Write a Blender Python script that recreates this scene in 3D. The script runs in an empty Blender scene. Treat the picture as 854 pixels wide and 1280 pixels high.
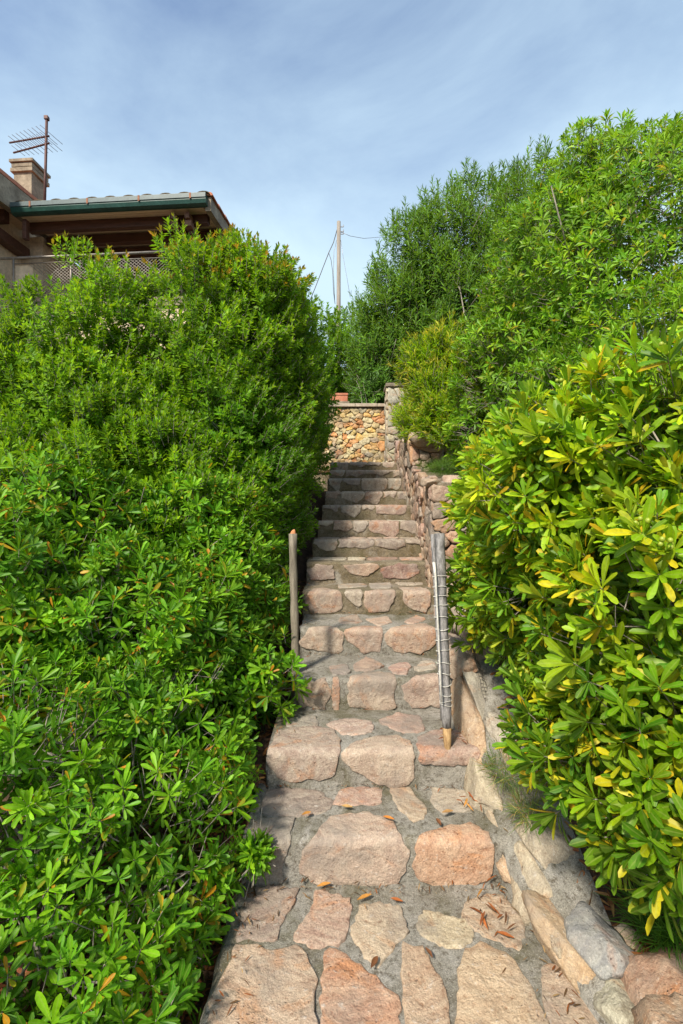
import bpy, bmesh, math, random
import numpy as np
from mathutils import Vector, Matrix, noise as mnoise

# ------------------------------------------------------------------ camera, light, exposure
S = bpy.context.scene
COL = S.collection
EYE = (0.0, 0.0, 1.555)
F = 610.0                                   # focal length in photograph pixels (854 wide)
cam_data = bpy.data.cameras.new('camera')
cam = bpy.data.objects.new('camera', cam_data)
COL.objects.link(cam)
cam.location = EYE
cam.rotation_euler = (math.radians(90), 0, 0)
cam_data.sensor_fit = 'VERTICAL'
cam_data.sensor_height = 36.0
cam_data.lens = F / 1280 * 36.0
cam_data.clip_end = 2000
cam_data.clip_start = 0.02
S.camera = cam

SUN_EL, SUN_AZ = 45.0, 211.0                # azimuth clockwise from +Y: sun behind the camera, a little to the left
sd = bpy.data.lights.new('sun', 'SUN')
sun = bpy.data.objects.new('sun', sd)
COL.objects.link(sun)
sd.energy = 2.9
sd.angle = math.radians(6.0)
sd.color = (1.0, 0.93, 0.80)
az, el = math.radians(SUN_AZ), math.radians(SUN_EL)
to_sun = Vector((math.sin(az) * math.cos(el), math.cos(az) * math.cos(el), math.sin(el)))
sun.rotation_euler = to_sun.to_track_quat('Z', 'Y').to_euler()

W = bpy.data.worlds.new('World')
S.world = W
W.use_nodes = True
nt = W.node_tree
nt.nodes.clear()
out = nt.nodes.new('ShaderNodeOutputWorld')
bg = nt.nodes.new('ShaderNodeBackground')
sky = nt.nodes.new('ShaderNodeTexSky')
sky.sky_type = 'NISHITA'
sky.sun_disc = False
sky.sun_elevation = el
sky.sun_rotation = az
sky.air_density = 1.1
sky.dust_density = 1.2
sky.ozone_density = 0.6
bg.inputs['Strength'].default_value = 0.100
geo = nt.nodes.new('ShaderNodeTexCoord')
mp = nt.nodes.new('ShaderNodeMapping')
mp.inputs['Scale'].default_value = (1.0, 1.0, 1.7)
mp.inputs['Rotation'].default_value = (0.2, 0.5, 0.6)
n1 = nt.nodes.new('ShaderNodeTexNoise')
n1.inputs['Scale'].default_value = 1.7
n1.inputs['Detail'].default_value = 9
n1.inputs['Roughness'].default_value = 0.60
n1.inputs['Distortion'].default_value = 0.5
cr = nt.nodes.new('ShaderNodeValToRGB')
cr.color_ramp.elements[0].position = 0.36
cr.color_ramp.elements[0].color = (0.0, 0.0, 0.0, 1)
cr.color_ramp.elements[1].position = 0.72
cr.color_ramp.elements[1].color = (0.55, 0.55, 0.55, 1)
sep = nt.nodes.new('ShaderNodeSeparateXYZ')
hz = nt.nodes.new('ShaderNodeMapRange')      # thin high cloud thickens towards the horizon
hz.inputs['From Min'].default_value = 0.30
hz.inputs['From Max'].default_value = 0.70
hz.inputs['To Min'].default_value = 0.92
hz.inputs['To Max'].default_value = 0.0
add = nt.nodes.new('ShaderNodeMath'); add.operation = 'ADD'; add.use_clamp = True
mx = nt.nodes.new('ShaderNodeMix'); mx.data_type = 'RGBA'
mx.inputs['B'].default_value = (3.1, 4.05, 4.75, 1)
L = nt.links.new
L(geo.outputs['Generated'], mp.inputs['Vector'])
L(mp.outputs['Vector'], n1.inputs['Vector'])
L(n1.outputs['Fac'], cr.inputs['Fac'])
L(geo.outputs['Generated'], sep.inputs['Vector'])
L(sep.outputs['Z'], hz.inputs['Value'])
L(cr.outputs['Color'], add.inputs[0])
L(hz.outputs['Result'], add.inputs[1])
L(add.outputs[0], mx.inputs['Factor'])
L(sky.outputs['Color'], mx.inputs['A'])
L(mx.outputs['Result'], bg.inputs['Color'])
L(bg.outputs['Background'], out.inputs['Surface'])

S.view_settings.view_transform = 'Standard'
S.view_settings.look = 'None'
S.view_settings.exposure = 1.22
S.view_settings.gamma = 1.0
S.render.engine = 'CYCLES'
S.cycles.max_bounces = 8
S.cycles.transmission_bounces = 4

# ------------------------------------------------------------------ helpers
rng = np.random.default_rng(7)
random.seed(11)


def P(px, py, d):
    """World point seen at photograph pixel (px, py), d metres in front of the camera."""
    return Vector(((px - 427) / F * d, d, EYE[2] + (640 - py) / F * d))


def lin(r, g, b):
    f = lambda c: (c / 255 / 12.92) if c / 255 <= 0.04045 else ((c / 255 + 0.055) / 1.055) ** 2.4
    return (f(r), f(g), f(b))


def tag(o, label=None, cat=None, group=None, kind=None):
    if label: o['label'] = label
    if cat: o['category'] = cat
    if group: o['group'] = group
    if kind: o['kind'] = kind
    return o


def empty(name, loc=(0, 0, 0), rz=0.0):
    o = bpy.data.objects.new(name, None)
    COL.objects.link(o)
    o.location = loc
    o.rotation_euler = (0, 0, rz)
    o.empty_display_size = 0.1
    return o


def link(name, me, parent=None, mat=None, color=None, world=True):
    """One mesh object; with world=True the mesh is in world space although the parent has its own place."""
    o = bpy.data.objects.new(name, me)
    COL.objects.link(o)
    if mat and not me.materials:
        me.materials.append(mat)
    if color:
        o.color = (*color, 1)
    if parent is not None:
        o.parent = parent
        if world:
            r = parent
            m = r.matrix_basis.copy()
            while r.parent is not None:
                m = r.parent.matrix_basis @ r.matrix_parent_inverse @ m
                r = r.parent
            o.matrix_parent_inverse = m.inverted()
    return o


def mesh_from(verts, faces, smooth=True, name='mesh'):
    me = bpy.data.meshes.new(name)
    me.from_pydata([tuple(v) for v in verts], [], faces)
    if smooth:
        me.polygons.foreach_set('use_smooth', [True] * len(me.polygons))
    me.update()
    return me


def boxes(lst, bevel=0.0, smooth=False):
    """lst of (x0,x1,y0,y1,z0,z1) joined in one mesh."""
    bm = bmesh.new()
    for b in lst:
        m = Matrix.Translation(((b[0] + b[1]) / 2, (b[2] + b[3]) / 2, (b[4] + b[5]) / 2)) @ \
            Matrix.Diagonal((b[1] - b[0], b[3] - b[2], b[5] - b[4], 1))
        bmesh.ops.create_cube(bm, size=1, matrix=m)
    if bevel:
        bmesh.ops.bevel(bm, geom=bm.edges[:], offset=bevel, segments=2, affect='EDGES', profile=0.7)
    me = bpy.data.meshes.new('box')
    bm.to_mesh(me)
    bm.free()
    return me


def tube_data(pts, radii, n=6, cap=True):
    pts = [Vector(p) for p in pts]
    V, Fc = [], []
    ref = Vector((0.31, 0.62, 0.72))
    for i, p in enumerate(pts):
        t = (pts[min(i + 1, len(pts) - 1)] - pts[max(i - 1, 0)]).normalized()
        a = t.cross(ref)
        if a.length < 1e-3:
            a = t.cross(Vector((1, 0, 0)))
        a.normalize()
        b = t.cross(a)
        r = radii[i] if hasattr(radii, '__len__') else radii
        for k in range(n):
            q = 2 * math.pi * k / n
            V.append(p + (a * math.cos(q) + b * math.sin(q)) * r)
    for i in range(len(pts) - 1):
        for k in range(n):
            Fc.append((i * n + k, i * n + (k + 1) % n, (i + 1) * n + (k + 1) % n, (i + 1) * n + k))
    if cap:
        Fc.append(tuple(range(n - 1, -1, -1)))
        Fc.append(tuple(range((len(pts) - 1) * n, len(pts) * n)))
    return V, Fc


def tubes(paths, n=6, smooth=True):
    V, Fc = [], []
    for pts, radii in paths:
        v, f = tube_data(pts, radii, n)
        o = len(V)
        V += v
        Fc += [tuple(i + o for i in q) for q in f]
    return mesh_from(V, Fc, smooth)


# ------------------------------------------------------------------ materials
def new_mat(name):
    m = bpy.data.materials.new(name)
    m.use_nodes = True
    t = m.node_tree
    b = t.nodes['Principled BSDF']
    return m, t, b


def N(t, kind, **kw):
    n = t.nodes.new(kind)
    for k, v in kw.items():
        if k in n.inputs:
            n.inputs[k].default_value = v
        else:
            setattr(n, k, v)
    return n


def ramp(t, fac, stops):
    r = t.nodes.new('ShaderNodeValToRGB')
    e = r.color_ramp.elements
    while len(e) > 1:
        e.remove(e[-1])
    for i, (p, c) in enumerate(stops):
        q = e[0] if i == 0 else e.new(p)
        q.position = p
        q.color = (*c, 1) if len(c) == 3 else c
    t.links.new(fac, r.inputs['Fac'])
    return r.outputs['Color']


def mixc(t, fac, a, b, mode='MIX'):
    m = t.nodes.new('ShaderNodeMix')
    m.data_type = 'RGBA'
    m.blend_type = mode
    for s, v in (('Factor', fac), ('A', a), ('B', b)):
        if hasattr(v, 'links'):
            t.links.new(v, m.inputs[s])
        elif s == 'Factor':
            m.inputs[s].default_value = v
        else:
            m.inputs[s].default_value = (*v, 1)
    return m.outputs['Result']


def coords(t, space='Object', scale=1.0):
    c = t.nodes.new('ShaderNodeTexCoord')
    return c.outputs[space]


def wcoords(t):
    return t.nodes.new('ShaderNodeNewGeometry').outputs['Position']


def bump(t, b, h, strength=0.4, dist=0.01, prev=None):
    n = t.nodes.new('ShaderNodeBump')
    n.inputs['Strength'].default_value = strength
    n.inputs['Distance'].default_value = dist
    t.links.new(h, n.inputs['Height'])
    if prev is not None:
        t.links.new(prev, n.inputs['Normal'])
    t.links.new(n.outputs['Normal'], b.inputs['Normal'])
    return n.outputs['Normal']


def noise_tex(t, vec, scale, detail=4, rough=0.6, dist=0.0):
    n = N(t, 'ShaderNodeTexNoise', Scale=scale, Detail=detail, Roughness=rough, Distortion=dist)
    t.links.new(vec, n.inputs['Vector'])
    return n.outputs['Fac']


def mat_stone():
    """Porphyry and sandstone: the base colour is the object's own colour, veined, lichen-flecked and pitted."""
    m, t, b = new_mat('field_stone')
    oi = t.nodes.new('ShaderNodeObjectInfo')
    w = wcoords(t)
    sc = N(t, 'ShaderNodeVectorMath', operation='ADD')
    cmb = t.nodes.new('ShaderNodeCombineXYZ')
    mul = N(t, 'ShaderNodeMath', operation='MULTIPLY'); mul.inputs[1].default_value = 37.0
    t.links.new(oi.outputs['Random'], mul.inputs[0])
    for s in 'XYZ': t.links.new(mul.outputs[0], cmb.inputs[s])
    t.links.new(w, sc.inputs[0]); t.links.new(cmb.outputs[0], sc.inputs[1])
    v = sc.outputs[0]
    big = noise_tex(t, v, 9, 6, 0.65, 0.8)
    mid = noise_tex(t, v, 34, 6, 0.7)
    fine = noise_tex(t, v, 160, 4, 0.7)
    c = oi.outputs['Color']
    rot = N(t, 'ShaderNodeVectorRotate'); rot.rotation_type = 'EULER_XYZ'
    cr2 = t.nodes.new('ShaderNodeCombineXYZ')
    m2 = N(t, 'ShaderNodeMath', operation='MULTIPLY'); m2.inputs[1].default_value = 3.0
    t.links.new(oi.outputs['Random'], m2.inputs[0])
    for q in 'XYZ': t.links.new(m2.outputs[0], cr2.inputs[q])
    t.links.new(v, rot.inputs['Vector']); t.links.new(cr2.outputs[0], rot.inputs['Rotation'])
    st_ = N(t, 'ShaderNodeMapping', Scale=(1.0, 5.0, 1.6))
    t.links.new(rot.outputs[0], st_.inputs['Vector'])
    band = noise_tex(t, st_.outputs['Vector'], 7, 6, 0.68, 0.6)
    pale = mixc(t, 0.62, c, (0.66, 0.55, 0.43))
    dark = mixc(t, 1.0, c, (0.58, 0.47, 0.44), 'MULTIPLY')
    purple = mixc(t, 0.55, c, (0.27, 0.17, 0.15))
    rust = mixc(t, 0.5, c, (0.48, 0.19, 0.065))
    c1 = mixc(t, ramp(t, band, [(0.36, (0, 0, 0)), (0.50, (0.5, 0.5, 0.5)), (0.64, (1, 1, 1))]), purple, pale)
    c1 = mixc(t, 0.52, c, c1)
    n4 = noise_tex(t, v, 6.0, 5, 0.6, 1.4)
    c2 = mixc(t, ramp(t, n4, [(0.55, (0, 0, 0)), (0.68, (0.8, 0.8, 0.8))]), c1, rust)
    c2 = mixc(t, ramp(t, big, [(0.28, (0.75, 0.75, 0.75)), (0.42, (0, 0, 0))]), c2, dark)
    c3 = mixc(t, ramp(t, mid, [(0.30, (1, 1, 1)), (0.42, (0, 0, 0))]), c2, dark)
    c3 = mixc(t, ramp(t, mid, [(0.58, (0, 0, 0)), (0.70, (0.7, 0.7, 0.7))]), c3, (0.58, 0.52, 0.45))
    vo = N(t, 'ShaderNodeTexVoronoi', Scale=60.0); vo.feature = 'F1'
    wv = N(t, 'ShaderNodeVectorMath', operation='ADD')
    nv = N(t, 'ShaderNodeTexNoise', Scale=25.0); t.links.new(v, nv.inputs['Vector'])
    sv = N(t, 'ShaderNodeVectorMath', operation='SCALE'); sv.inputs['Scale'].default_value = 0.03
    t.links.new(nv.outputs['Color'], sv.inputs[0]); t.links.new(v, wv.inputs[0]); t.links.new(sv.outputs[0], wv.inputs[1])
    t.links.new(wv.outputs[0], vo.inputs['Vector'])
    pit = ramp(t, vo.outputs['Distance'], [(0.08, (1, 1, 1)), (0.26, (0, 0, 0))])
    pitm = mixc(t, 1.0, pit, ramp(t, n4, [(0.50, (0, 0, 0)), (0.60, (0.8, 0.8, 0.8))]), 'MULTIPLY')
    c4 = mixc(t, pitm, c3, (0.10, 0.07, 0.055))
    c5 = mixc(t, 1.0, c4, ramp(t, fine, [(0.35, (0.70, 0.70, 0.70)), (0.65, (1.16, 1.16, 1.16))]), 'MULTIPLY')
    # grey-green weathering film in patches
    n6 = noise_tex(t, w, 3.1, 4, 0.6, 0.4)
    f6 = ramp(t, n6, [(0.50, (0, 0, 0)), (0.66, (0.62, 0.62, 0.62))])
    c6 = mixc(t, f6, c5, (0.20, 0.175, 0.15))
    t.links.new(c6, b.inputs['Base Color'])
    b.inputs['Roughness'].default_value = 0.78
    b.inputs['Specular IOR Level'].default_value = 0.3
    nb = bump(t, b, big, 0.7, 0.02)
    nb = bump(t, b, mid, 0.9, 0.011, nb)
    nb = bump(t, b, fine, 0.5, 0.003, nb)
    inv = N(t, 'ShaderNodeMath', operation='SUBTRACT'); inv.inputs[0].default_value = 1.0
    t.links.new(pitm, inv.inputs[1])
    bump(t, b, inv.outputs[0], 0.7, 0.004, nb)
    return m


def mat_mortar(name='cement_mortar', stops=((0.30, (0.16, 0.14, 0.105)), (0.46, (0.25, 0.23, 0.19)), (0.62, (0.33, 0.305, 0.265)), (0.75, (0.25, 0.22, 0.155)))):
    m, t, b = new_mat(name)
    w = wcoords(t)
    n = noise_tex(t, w, 5, 5, 0.65, 0.5)
    g = noise_tex(t, w, 240, 3, 0.8)
    k = noise_tex(t, w, 38, 5, 0.75)
    c = ramp(t, n, list(stops))
    c = mixc(t, 1.0, c, ramp(t, g, [(0.3, (0.45, 0.45, 0.45)), (0.7, (1.4, 1.4, 1.4))]), 'MULTIPLY')
    c = mixc(t, ramp(t, k, [(0.36, (0.85, 0.85, 0.85)), (0.5, (0, 0, 0))]), c, (0.075, 0.058, 0.036))
    n7 = noise_tex(t, w, 2.3, 6, 0.7, 0.8)
    c = mixc(t, ramp(t, n7, [(0.50, (0, 0, 0)), (0.64, (0.75, 0.75, 0.75))]), c, (0.085, 0.075, 0.032))
    c = mixc(t, ramp(t, n7, [(0.32, (0.6, 0.6, 0.6)), (0.44, (0, 0, 0))]), c, (0.36, 0.335, 0.29))
    vo = N(t, 'ShaderNodeTexVoronoi', Scale=120.0)
    t.links.new(w, vo.inputs['Vector'])
    c = mixc(t, ramp(t, vo.outputs['Distance'], [(0.12, (0.7, 0.7, 0.7)), (0.25, (0, 0, 0))]), c, (0.42, 0.38, 0.32))
    t.links.new(c, b.inputs['Base Color'])
    b.inputs['Roughness'].default_value = 0.92
    nb = bump(t, b, k, 0.9, 0.012)
    bump(t, b, g, 0.8, 0.004, nb)
    return m


def mat_soil():
    m, t, b = new_mat('dark_soil')
    w = wcoords(t)
    n = noise_tex(t, w, 11, 6, 0.7)
    k = noise_tex(t, w, 85, 4, 0.75)
    c = ramp(t, n, [(0.3, (0.035, 0.020, 0.012)), (0.55, (0.085, 0.045, 0.024)), (0.75, (0.15, 0.085, 0.045))])
    c = mixc(t, 1.0, c, ramp(t, k, [(0.3, (0.5, 0.5, 0.5)), (0.7, (1.3, 1.3, 1.3))]), 'MULTIPLY')
    t.links.new(c, b.inputs['Base Color'])
    b.inputs['Roughness'].default_value = 0.95
    nb = bump(t, b, n, 0.8, 0.03)
    bump(t, b, k, 0.8, 0.008, nb)
    return m


def mat_leaf(name, rough=0.40, rib=0.45, trans=0.30, spec=0.45):
    m, t, b = new_mat(name)
    a = N(t, 'ShaderNodeAttribute'); a.attribute_name = 'tint'
    uv = t.nodes.new('ShaderNodeUVMap')
    sp = t.nodes.new('ShaderNodeSeparateXYZ')
    t.links.new(uv.outputs['UV'], sp.inputs[0])
    d = N(t, 'ShaderNodeMath', operation='SUBTRACT'); d.inputs[1].default_value = 0.5
    ab = N(t, 'ShaderNodeMath', operation='ABSOLUTE')
    t.links.new(sp.outputs['X'], d.inputs[0]); t.links.new(d.outputs[0], ab.inputs[0])
    f = ramp(t, ab.outputs[0], [(0.0, (rib, rib, rib)), (0.055, (rib * .7, rib * .7, rib * .7)), (0.11, (0, 0, 0))])
    w = wcoords(t)
    n = noise_tex(t, w, 70, 3, 0.6)
    c = mixc(t, 1.0, a.outputs['Color'], ramp(t, n, [(0.3, (0.8, 0.8, 0.8)), (0.7, (1.2, 1.2, 1.2))]), 'MULTIPLY')
    sp2 = noise_tex(t, w, 190, 3, 0.6)
    big_ = noise_tex(t, w, 9, 2, 0.5)
    spots = mixc(t, 1.0, ramp(t, sp2, [(0.64, (0, 0, 0)), (0.70, (0.7, 0.7, 0.7))]), ramp(t, big_, [(0.5, (0, 0, 0)), (0.6, (1, 1, 1))]), 'MULTIPLY')
    c = mixc(t, spots, c, (0.16, 0.10, 0.02))
    pale = mixc(t, 0.55, a.outputs['Color'], (0.42, 0.46, 0.12))
    c = mixc(t, f, c, pale)
    g = t.nodes.new('ShaderNodeNewGeometry')
    back = mixc(t, 0.25, c, (0.17, 0.24, 0.06))
    c2 = mixc(t, g.outputs['Backfacing'], c, back)
    t.links.new(c2, b.inputs['Base Color'])
    b.inputs['Roughness'].default_value = rough
    b.inputs['Specular IOR Level'].default_value = spec
    tr = t.nodes.new('ShaderNodeBsdfTranslucent')
    tc = mixc(t, 1.0, c2, (1.35, 1.25, 0.45), 'MULTIPLY')
    t.links.new(tc, tr.inputs['Color'])
    ms = t.nodes.new('ShaderNodeMixShader')
    ms.inputs['Fac'].default_value = trans
    o = t.nodes['Material Output']
    t.links.new(b.outputs[0], ms.inputs[1]); t.links.new(tr.outputs[0], ms.inputs[2])
    t.links.new(ms.outputs[0], o.inputs['Surface'])
    return m


def mat_simple(name, c1, c2, scale=20, rough=0.7, metal=0.0, bs=0.4, bd=0.004, stretch=None, detail=5, spec=0.4):
    m, t, b = new_mat(name)
    w = coords(t, 'Object')
    if stretch:
        mpn = N(t, 'ShaderNodeMapping', Scale=stretch)
        t.links.new(w, mpn.inputs['Vector'])
        w = mpn.outputs['Vector']
    n = noise_tex(t, w, scale, detail, 0.68)
    k = noise_tex(t, w, scale * 6, 3, 0.7)
    c = ramp(t, n, [(0.32, c1), (0.68, c2)])
    c = mixc(t, 0.7, c, mixc(t, 1.0, c, ramp(t, k, [(0.3, (0.65, 0.65, 0.65)), (0.7, (1.3, 1.3, 1.3))]), 'MULTIPLY'))
    t.links.new(c, b.inputs['Base Color'])
    b.inputs['Roughness'].default_value = rough
    b.inputs['Metallic'].default_value = metal
    b.inputs['Specular IOR Level'].default_value = spec
    nb = bump(t, b, n, bs, bd)
    bump(t, b, k, bs, bd * 0.3, nb)
    return m


M_STONE = mat_stone()
M_MORTAR = mat_mortar()
M_MOSSY = mat_mortar('mossy_mortar', ((0.30, (0.115, 0.085, 0.035)), (0.46, (0.17, 0.130, 0.075)), (0.60, (0.23, 0.185, 0.125)), (0.75, (0.18, 0.130, 0.055))))
M_SAND = mat_mortar('sandy_mortar', ((0.30, (0.30, 0.22, 0.12)), (0.5, (0.42, 0.32, 0.19)), (0.7, (0.50, 0.40, 0.26)), (0.8, (0.42, 0.32, 0.17))))
M_SOIL = mat_soil()
M_LEAF = mat_leaf('glossy_leaf', 0.46, 0.5, 0.40, 0.28)
M_LEAFLET = mat_leaf('small_leaf', 0.52, 0.15, 0.46, 0.20)
M_DRY = mat_leaf('dry_leaf', 0.7, 0.25, 0.18, 0.2)
M_BARK = mat_simple('shrub_bark', (0.14, 0.12, 0.10), (0.38, 0.33, 0.27), 40, 0.85, stretch=(1, 1, 0.4))
M_STAKE = mat_simple('weathered_stake_wood', (0.11, 0.09, 0.065), (0.27, 0.23, 0.17), 14, 0.85, bs=0.7, bd=0.006, stretch=(4, 4, 0.5))
M_STAKE_TOP = mat_simple('broken_wood', (0.36, 0.13, 0.05), (0.55, 0.24, 0.10), 60, 0.85)
M_POLE = mat_simple('grey_weathered_pole', (0.055, 0.052, 0.052), (0.34, 0.32, 0.31), 16, 0.75, bs=0.9, bd=0.006, stretch=(3, 3, 0.9))
M_POLE_TIP = mat_simple('ochre_bare_wood', (0.20, 0.11, 0.045), (0.46, 0.30, 0.14), 30, 0.8, stretch=(2, 2, 0.6))
M_ROPE = mat_simple('white_plastic_tie', (0.36, 0.34, 0.30), (0.66, 0.63, 0.57), 40, 0.6)
M_WIRE = mat_simple('dark_wire', (0.05, 0.05, 0.045), (0.11, 0.10, 0.09), 60, 0.5, 0.6)
M_PLASTER = mat_simple('beige_plaster', (0.58, 0.45, 0.30), (0.70, 0.56, 0.40), 1.6, 0.9, bs=0.25, bd=0.01)
M_COPING = mat_simple('pale_coping', (0.30, 0.24, 0.18), (0.46, 0.38, 0.29), 5, 0.9, bs=0.5, bd=0.01)
M_CEMENT = mat_simple('stained_cement', (0.15, 0.12, 0.085), (0.34, 0.28, 0.20), 3.2, 0.92, bs=0.5, bd=0.02)
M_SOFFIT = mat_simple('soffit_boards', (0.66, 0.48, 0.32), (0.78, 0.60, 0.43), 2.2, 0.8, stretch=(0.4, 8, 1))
M_BEAM = mat_simple('dark_brown_timber', (0.060, 0.024, 0.014), (0.125, 0.052, 0.030), 5, 0.55, stretch=(0.4, 4, 4), spec=0.5)
M_BRACKET = mat_simple('brown_timber_end', (0.12, 0.055, 0.032), (0.24, 0.12, 0.07), 9, 0.6)
M_GUTTER = mat_simple('green_painted_metal', (0.012, 0.050, 0.038), (0.022, 0.075, 0.058), 3, 0.38, 0.0, bs=0.1)
M_LIP = mat_simple('grey_green_metal', (0.050, 0.080, 0.082), (0.085, 0.120, 0.122), 3, 0.45, 0.0, bs=0.1)
M_STRAP = mat_simple('rusty_strap', (0.16, 0.06, 0.03), (0.30, 0.12, 0.06), 20, 0.7, 0.2)
M_TILE = mat_simple('lichened_roof_tile', (0.055, 0.045, 0.024), (0.125, 0.085, 0.045), 6, 0.9, bs=0.5, bd=0.01)
M_TERRA = mat_simple('terracotta', (0.36, 0.12, 0.065), (0.50, 0.20, 0.115), 9, 0.85)
M_RAIL = mat_simple('painted_rail', (0.20, 0.17, 0.14), (0.32, 0.28, 0.24), 10, 0.5, 0.3)
M_RUSTMETAL = mat_simple('brown_antenna_metal', (0.060, 0.030, 0.026), (0.12, 0.06, 0.05), 10, 0.6, 0.4)
M_ALU = mat_simple('grey_aluminium', (0.22, 0.22, 0.23), (0.34, 0.34, 0.36), 10, 0.45, 0.6)
M_UTIL = mat_simple('bleached_pole_wood', (0.16, 0.135, 0.11), (0.30, 0.26, 0.22), 3, 0.85, stretch=(6, 6, 0.4))
M_DARKDOOR = mat_simple('dark_shutter_wood', (0.025, 0.016, 0.012), (0.06, 0.035, 0.025), 6, 0.6)
M_BERRY = mat_simple('green_berry_skin', (0.20, 0.27, 0.02), (0.34, 0.38, 0.045), 60, 0.4, bs=0.1)

# ------------------------------------------------------------------ terrain
YS = [-400, 1.85, 2.1, 7.15, 8.2, 20, 60, 400]
ZS = [-0.10, -0.06, 0.10, 2.12, 2.22, 3.2, 5.0, 5.0]
YR = [-400, 0.4, 1.3, 1.7, 2.0, 2.4, 3.0, 4.0, 5.5, 7.5, 20, 60, 400]
ZR = [-.06, -.04, -.02, 0.05, 0.20, 0.42, 0.70, 1.05, 1.85, 2.5, 3.6, 5.0, 5.0]


def ground_z(x, y):
    base = np.interp(y, YS, ZS)
    left = base - 0.13 + 0.06 * np.clip(-x - 0.5, 0, 4)
    right = np.interp(y, YR, ZR) + 0.22 * np.clip(x - 0.9, 0, 3)
    lo = base - 0.34
    a = np.clip((-x - 0.24) / 0.16, 0, 1)
    b = np.clip((x - 0.74) / 0.14, 0, 1)
    z = lo * (1 - a) * (1 - b) + left * a + right * b
    return z


def build_ground():
    xs = np.concatenate([[-400, -150, -60, -25, -12, -8], np.arange(-5, 5.01, 0.08), [8, 12, 25, 60, 150, 400]])
    ys = np.concatenate([[-400, -150, -60, -20, -6, -2], np.arange(-0.5, 10.01, 0.08), [13, 18, 25, 40, 60, 100, 200, 400]])
    X, Y = np.meshgrid(xs, ys)
    Z = ground_z(X, Y)
    V = []
    for x, y, z in zip(X.ravel(), Y.ravel(), Z.ravel()):
        r = 0.0
        if abs(x) < 6 and -1 < y < 11:
            r = 0.03 * mnoise.noise(Vector((x * 5, y * 5, 0))) + 0.04 * mnoise.noise(Vector((x * 1.3, y * 1.3, 4)))
        V.append((x, y, z + r))
    nx = len(xs)
    Fc = [(j * nx + i, j * nx + i + 1, (j + 1) * nx + i + 1, (j + 1) * nx + i)
          for j in range(len(ys) - 1) for i in range(nx - 1)]
    g = link('ground', mesh_from(V, Fc), None, M_SOIL)
    tag(g, kind='structure')


build_ground()

# ------------------------------------------------------------------ stones
def catmull(poly, n):
    """Closed outline through the given points, n points evenly spaced."""
    p = np.array(poly, float)
    m = len(p)
    out = []
    for i in range(m):
        p0, p1, p2, p3 = p[i - 1], p[i], p[(i + 1) % m], p[(i + 2) % m]
        for t in np.linspace(0, 1, 8, endpoint=False):
            c = 0.5 * (2 * p1 + (p2 - p0) * t * .8 + (2 * p0 - 5 * p1 + 4 * p2 - p3) * t * t * .8 + (-p0 + 3 * p1 - 3 * p2 + p3) * t ** 3 * .8)
            lin_ = p1 + (p2 - p1) * t
            out.append(0.3 * c + 0.7 * lin_)
    out = np.array(out)
    seg = np.r_[0, np.cumsum(np.linalg.norm(np.diff(np.vstack([out, out[:1]]), axis=0), axis=1))]
    q = np.linspace(0, seg[-1], n, endpoint=False)
    oo = np.vstack([out, out[:1]])
    return np.c_[np.interp(q, seg, oo[:, 0]), np.interp(q, seg, oo[:, 1])]


def stone_mesh(poly, fmap, thick=0.02, seed=0, n=40, rough=1.0, bulge=0.0, sink=0.03, edge_noise=0.009, grow=1.0,
               rings=((1.0, -1.0), (1.0, 0.6), (0.99, 0.92), (0.965, 1.0), (0.86, 1.0), (0.74, 1.0), (0.62, 1.0), (0.50, 1.0), (0.38, 1.0), (0.26, 1.0), (0.13, 1.0))):
    """A stone over outline poly (surface coordinates u, v); fmap(u, v, h) gives the world point."""
    o = catmull(poly, n)
    c = o.mean(axis=0)
    o = c + (o - c) * grow
    size = float(np.sqrt(np.ptp(o[:, 0]) * np.ptp(o[:, 1])))
    so = Vector((seed * 7.31, seed * 3.17, seed * 1.9))
    for i in range(n):
        d = o[i] - c
        k = 1 + edge_noise / max(size, 0.02) * 3.4 * (mnoise.noise(Vector((o[i][0] * 16, o[i][1] * 16, 0)) + so) + 0.8 * mnoise.noise(Vector((o[i][0] * 38, o[i][1] * 38, 0)) + so) +
                                                       0.5 * mnoise.noise(Vector((o[i][0] * 95, o[i][1] * 95, 3)) + so))
        o[i] = c + d * k
    tilt = (mnoise.noise(so) * 0.06, mnoise.noise(so + Vector((5, 5, 5))) * 0.06)
    V, Fc = [], []

    def height(u, v, hs):
        p = Vector((u * 9, v * 9, 0)) + so
        q = Vector((u * 30, v * 30, 8)) + so
        r = Vector((u * 75, v * 75, 3)) + so
        h = thick * hs
        if hs > 0.3:
            h += rough * (0.009 * mnoise.noise(p) - 0.010 * abs(mnoise.noise(p * 1.7)) + 0.005 * mnoise.noise(q) + 0.003 * mnoise.noise(r)) * min(1, hs)
            h = max(h, 0.006 if hs < 0.95 else 0.008)
            h += 0.3 * (tilt[0] * (u - c[0]) + tilt[1] * (v - c[1])) * hs
        return h
    for (s, hs) in rings:
        for i in range(n):
            u, v = c + (o[i] - c) * s
            h = -sink if hs < 0 else height(u, v, hs) + bulge * thick * (1 - s) * (hs > 0.5)
            V.append(fmap(u, v, h))
    V.append(fmap(c[0], c[1], height(c[0], c[1], 1.1) + bulge * thick))
    for k in range(len(rings) - 1):
        for i in range(n):
            j = (i + 1) % n
            Fc.append((k * n + i, k * n + j, (k + 1) * n + j, (k + 1) * n + i))
    k = len(rings) - 1
    for i in range(n):
        Fc.append((k * n + i, k * n + (i + 1) % n, len(V) - 1))
    return mesh_from(V, Fc)


PINK, TAN, ORANGE, GREYP = lin(196, 150, 128), lin(205, 168, 132), lin(214, 138, 92), lin(150, 128, 116)
PALE, BROWN, GREY = lin(208, 186, 160), lin(150, 100, 78), lin(128, 126, 124)
PALETTE = [PINK, TAN, PINK, GREYP, PALE, BROWN, TAN]


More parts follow.
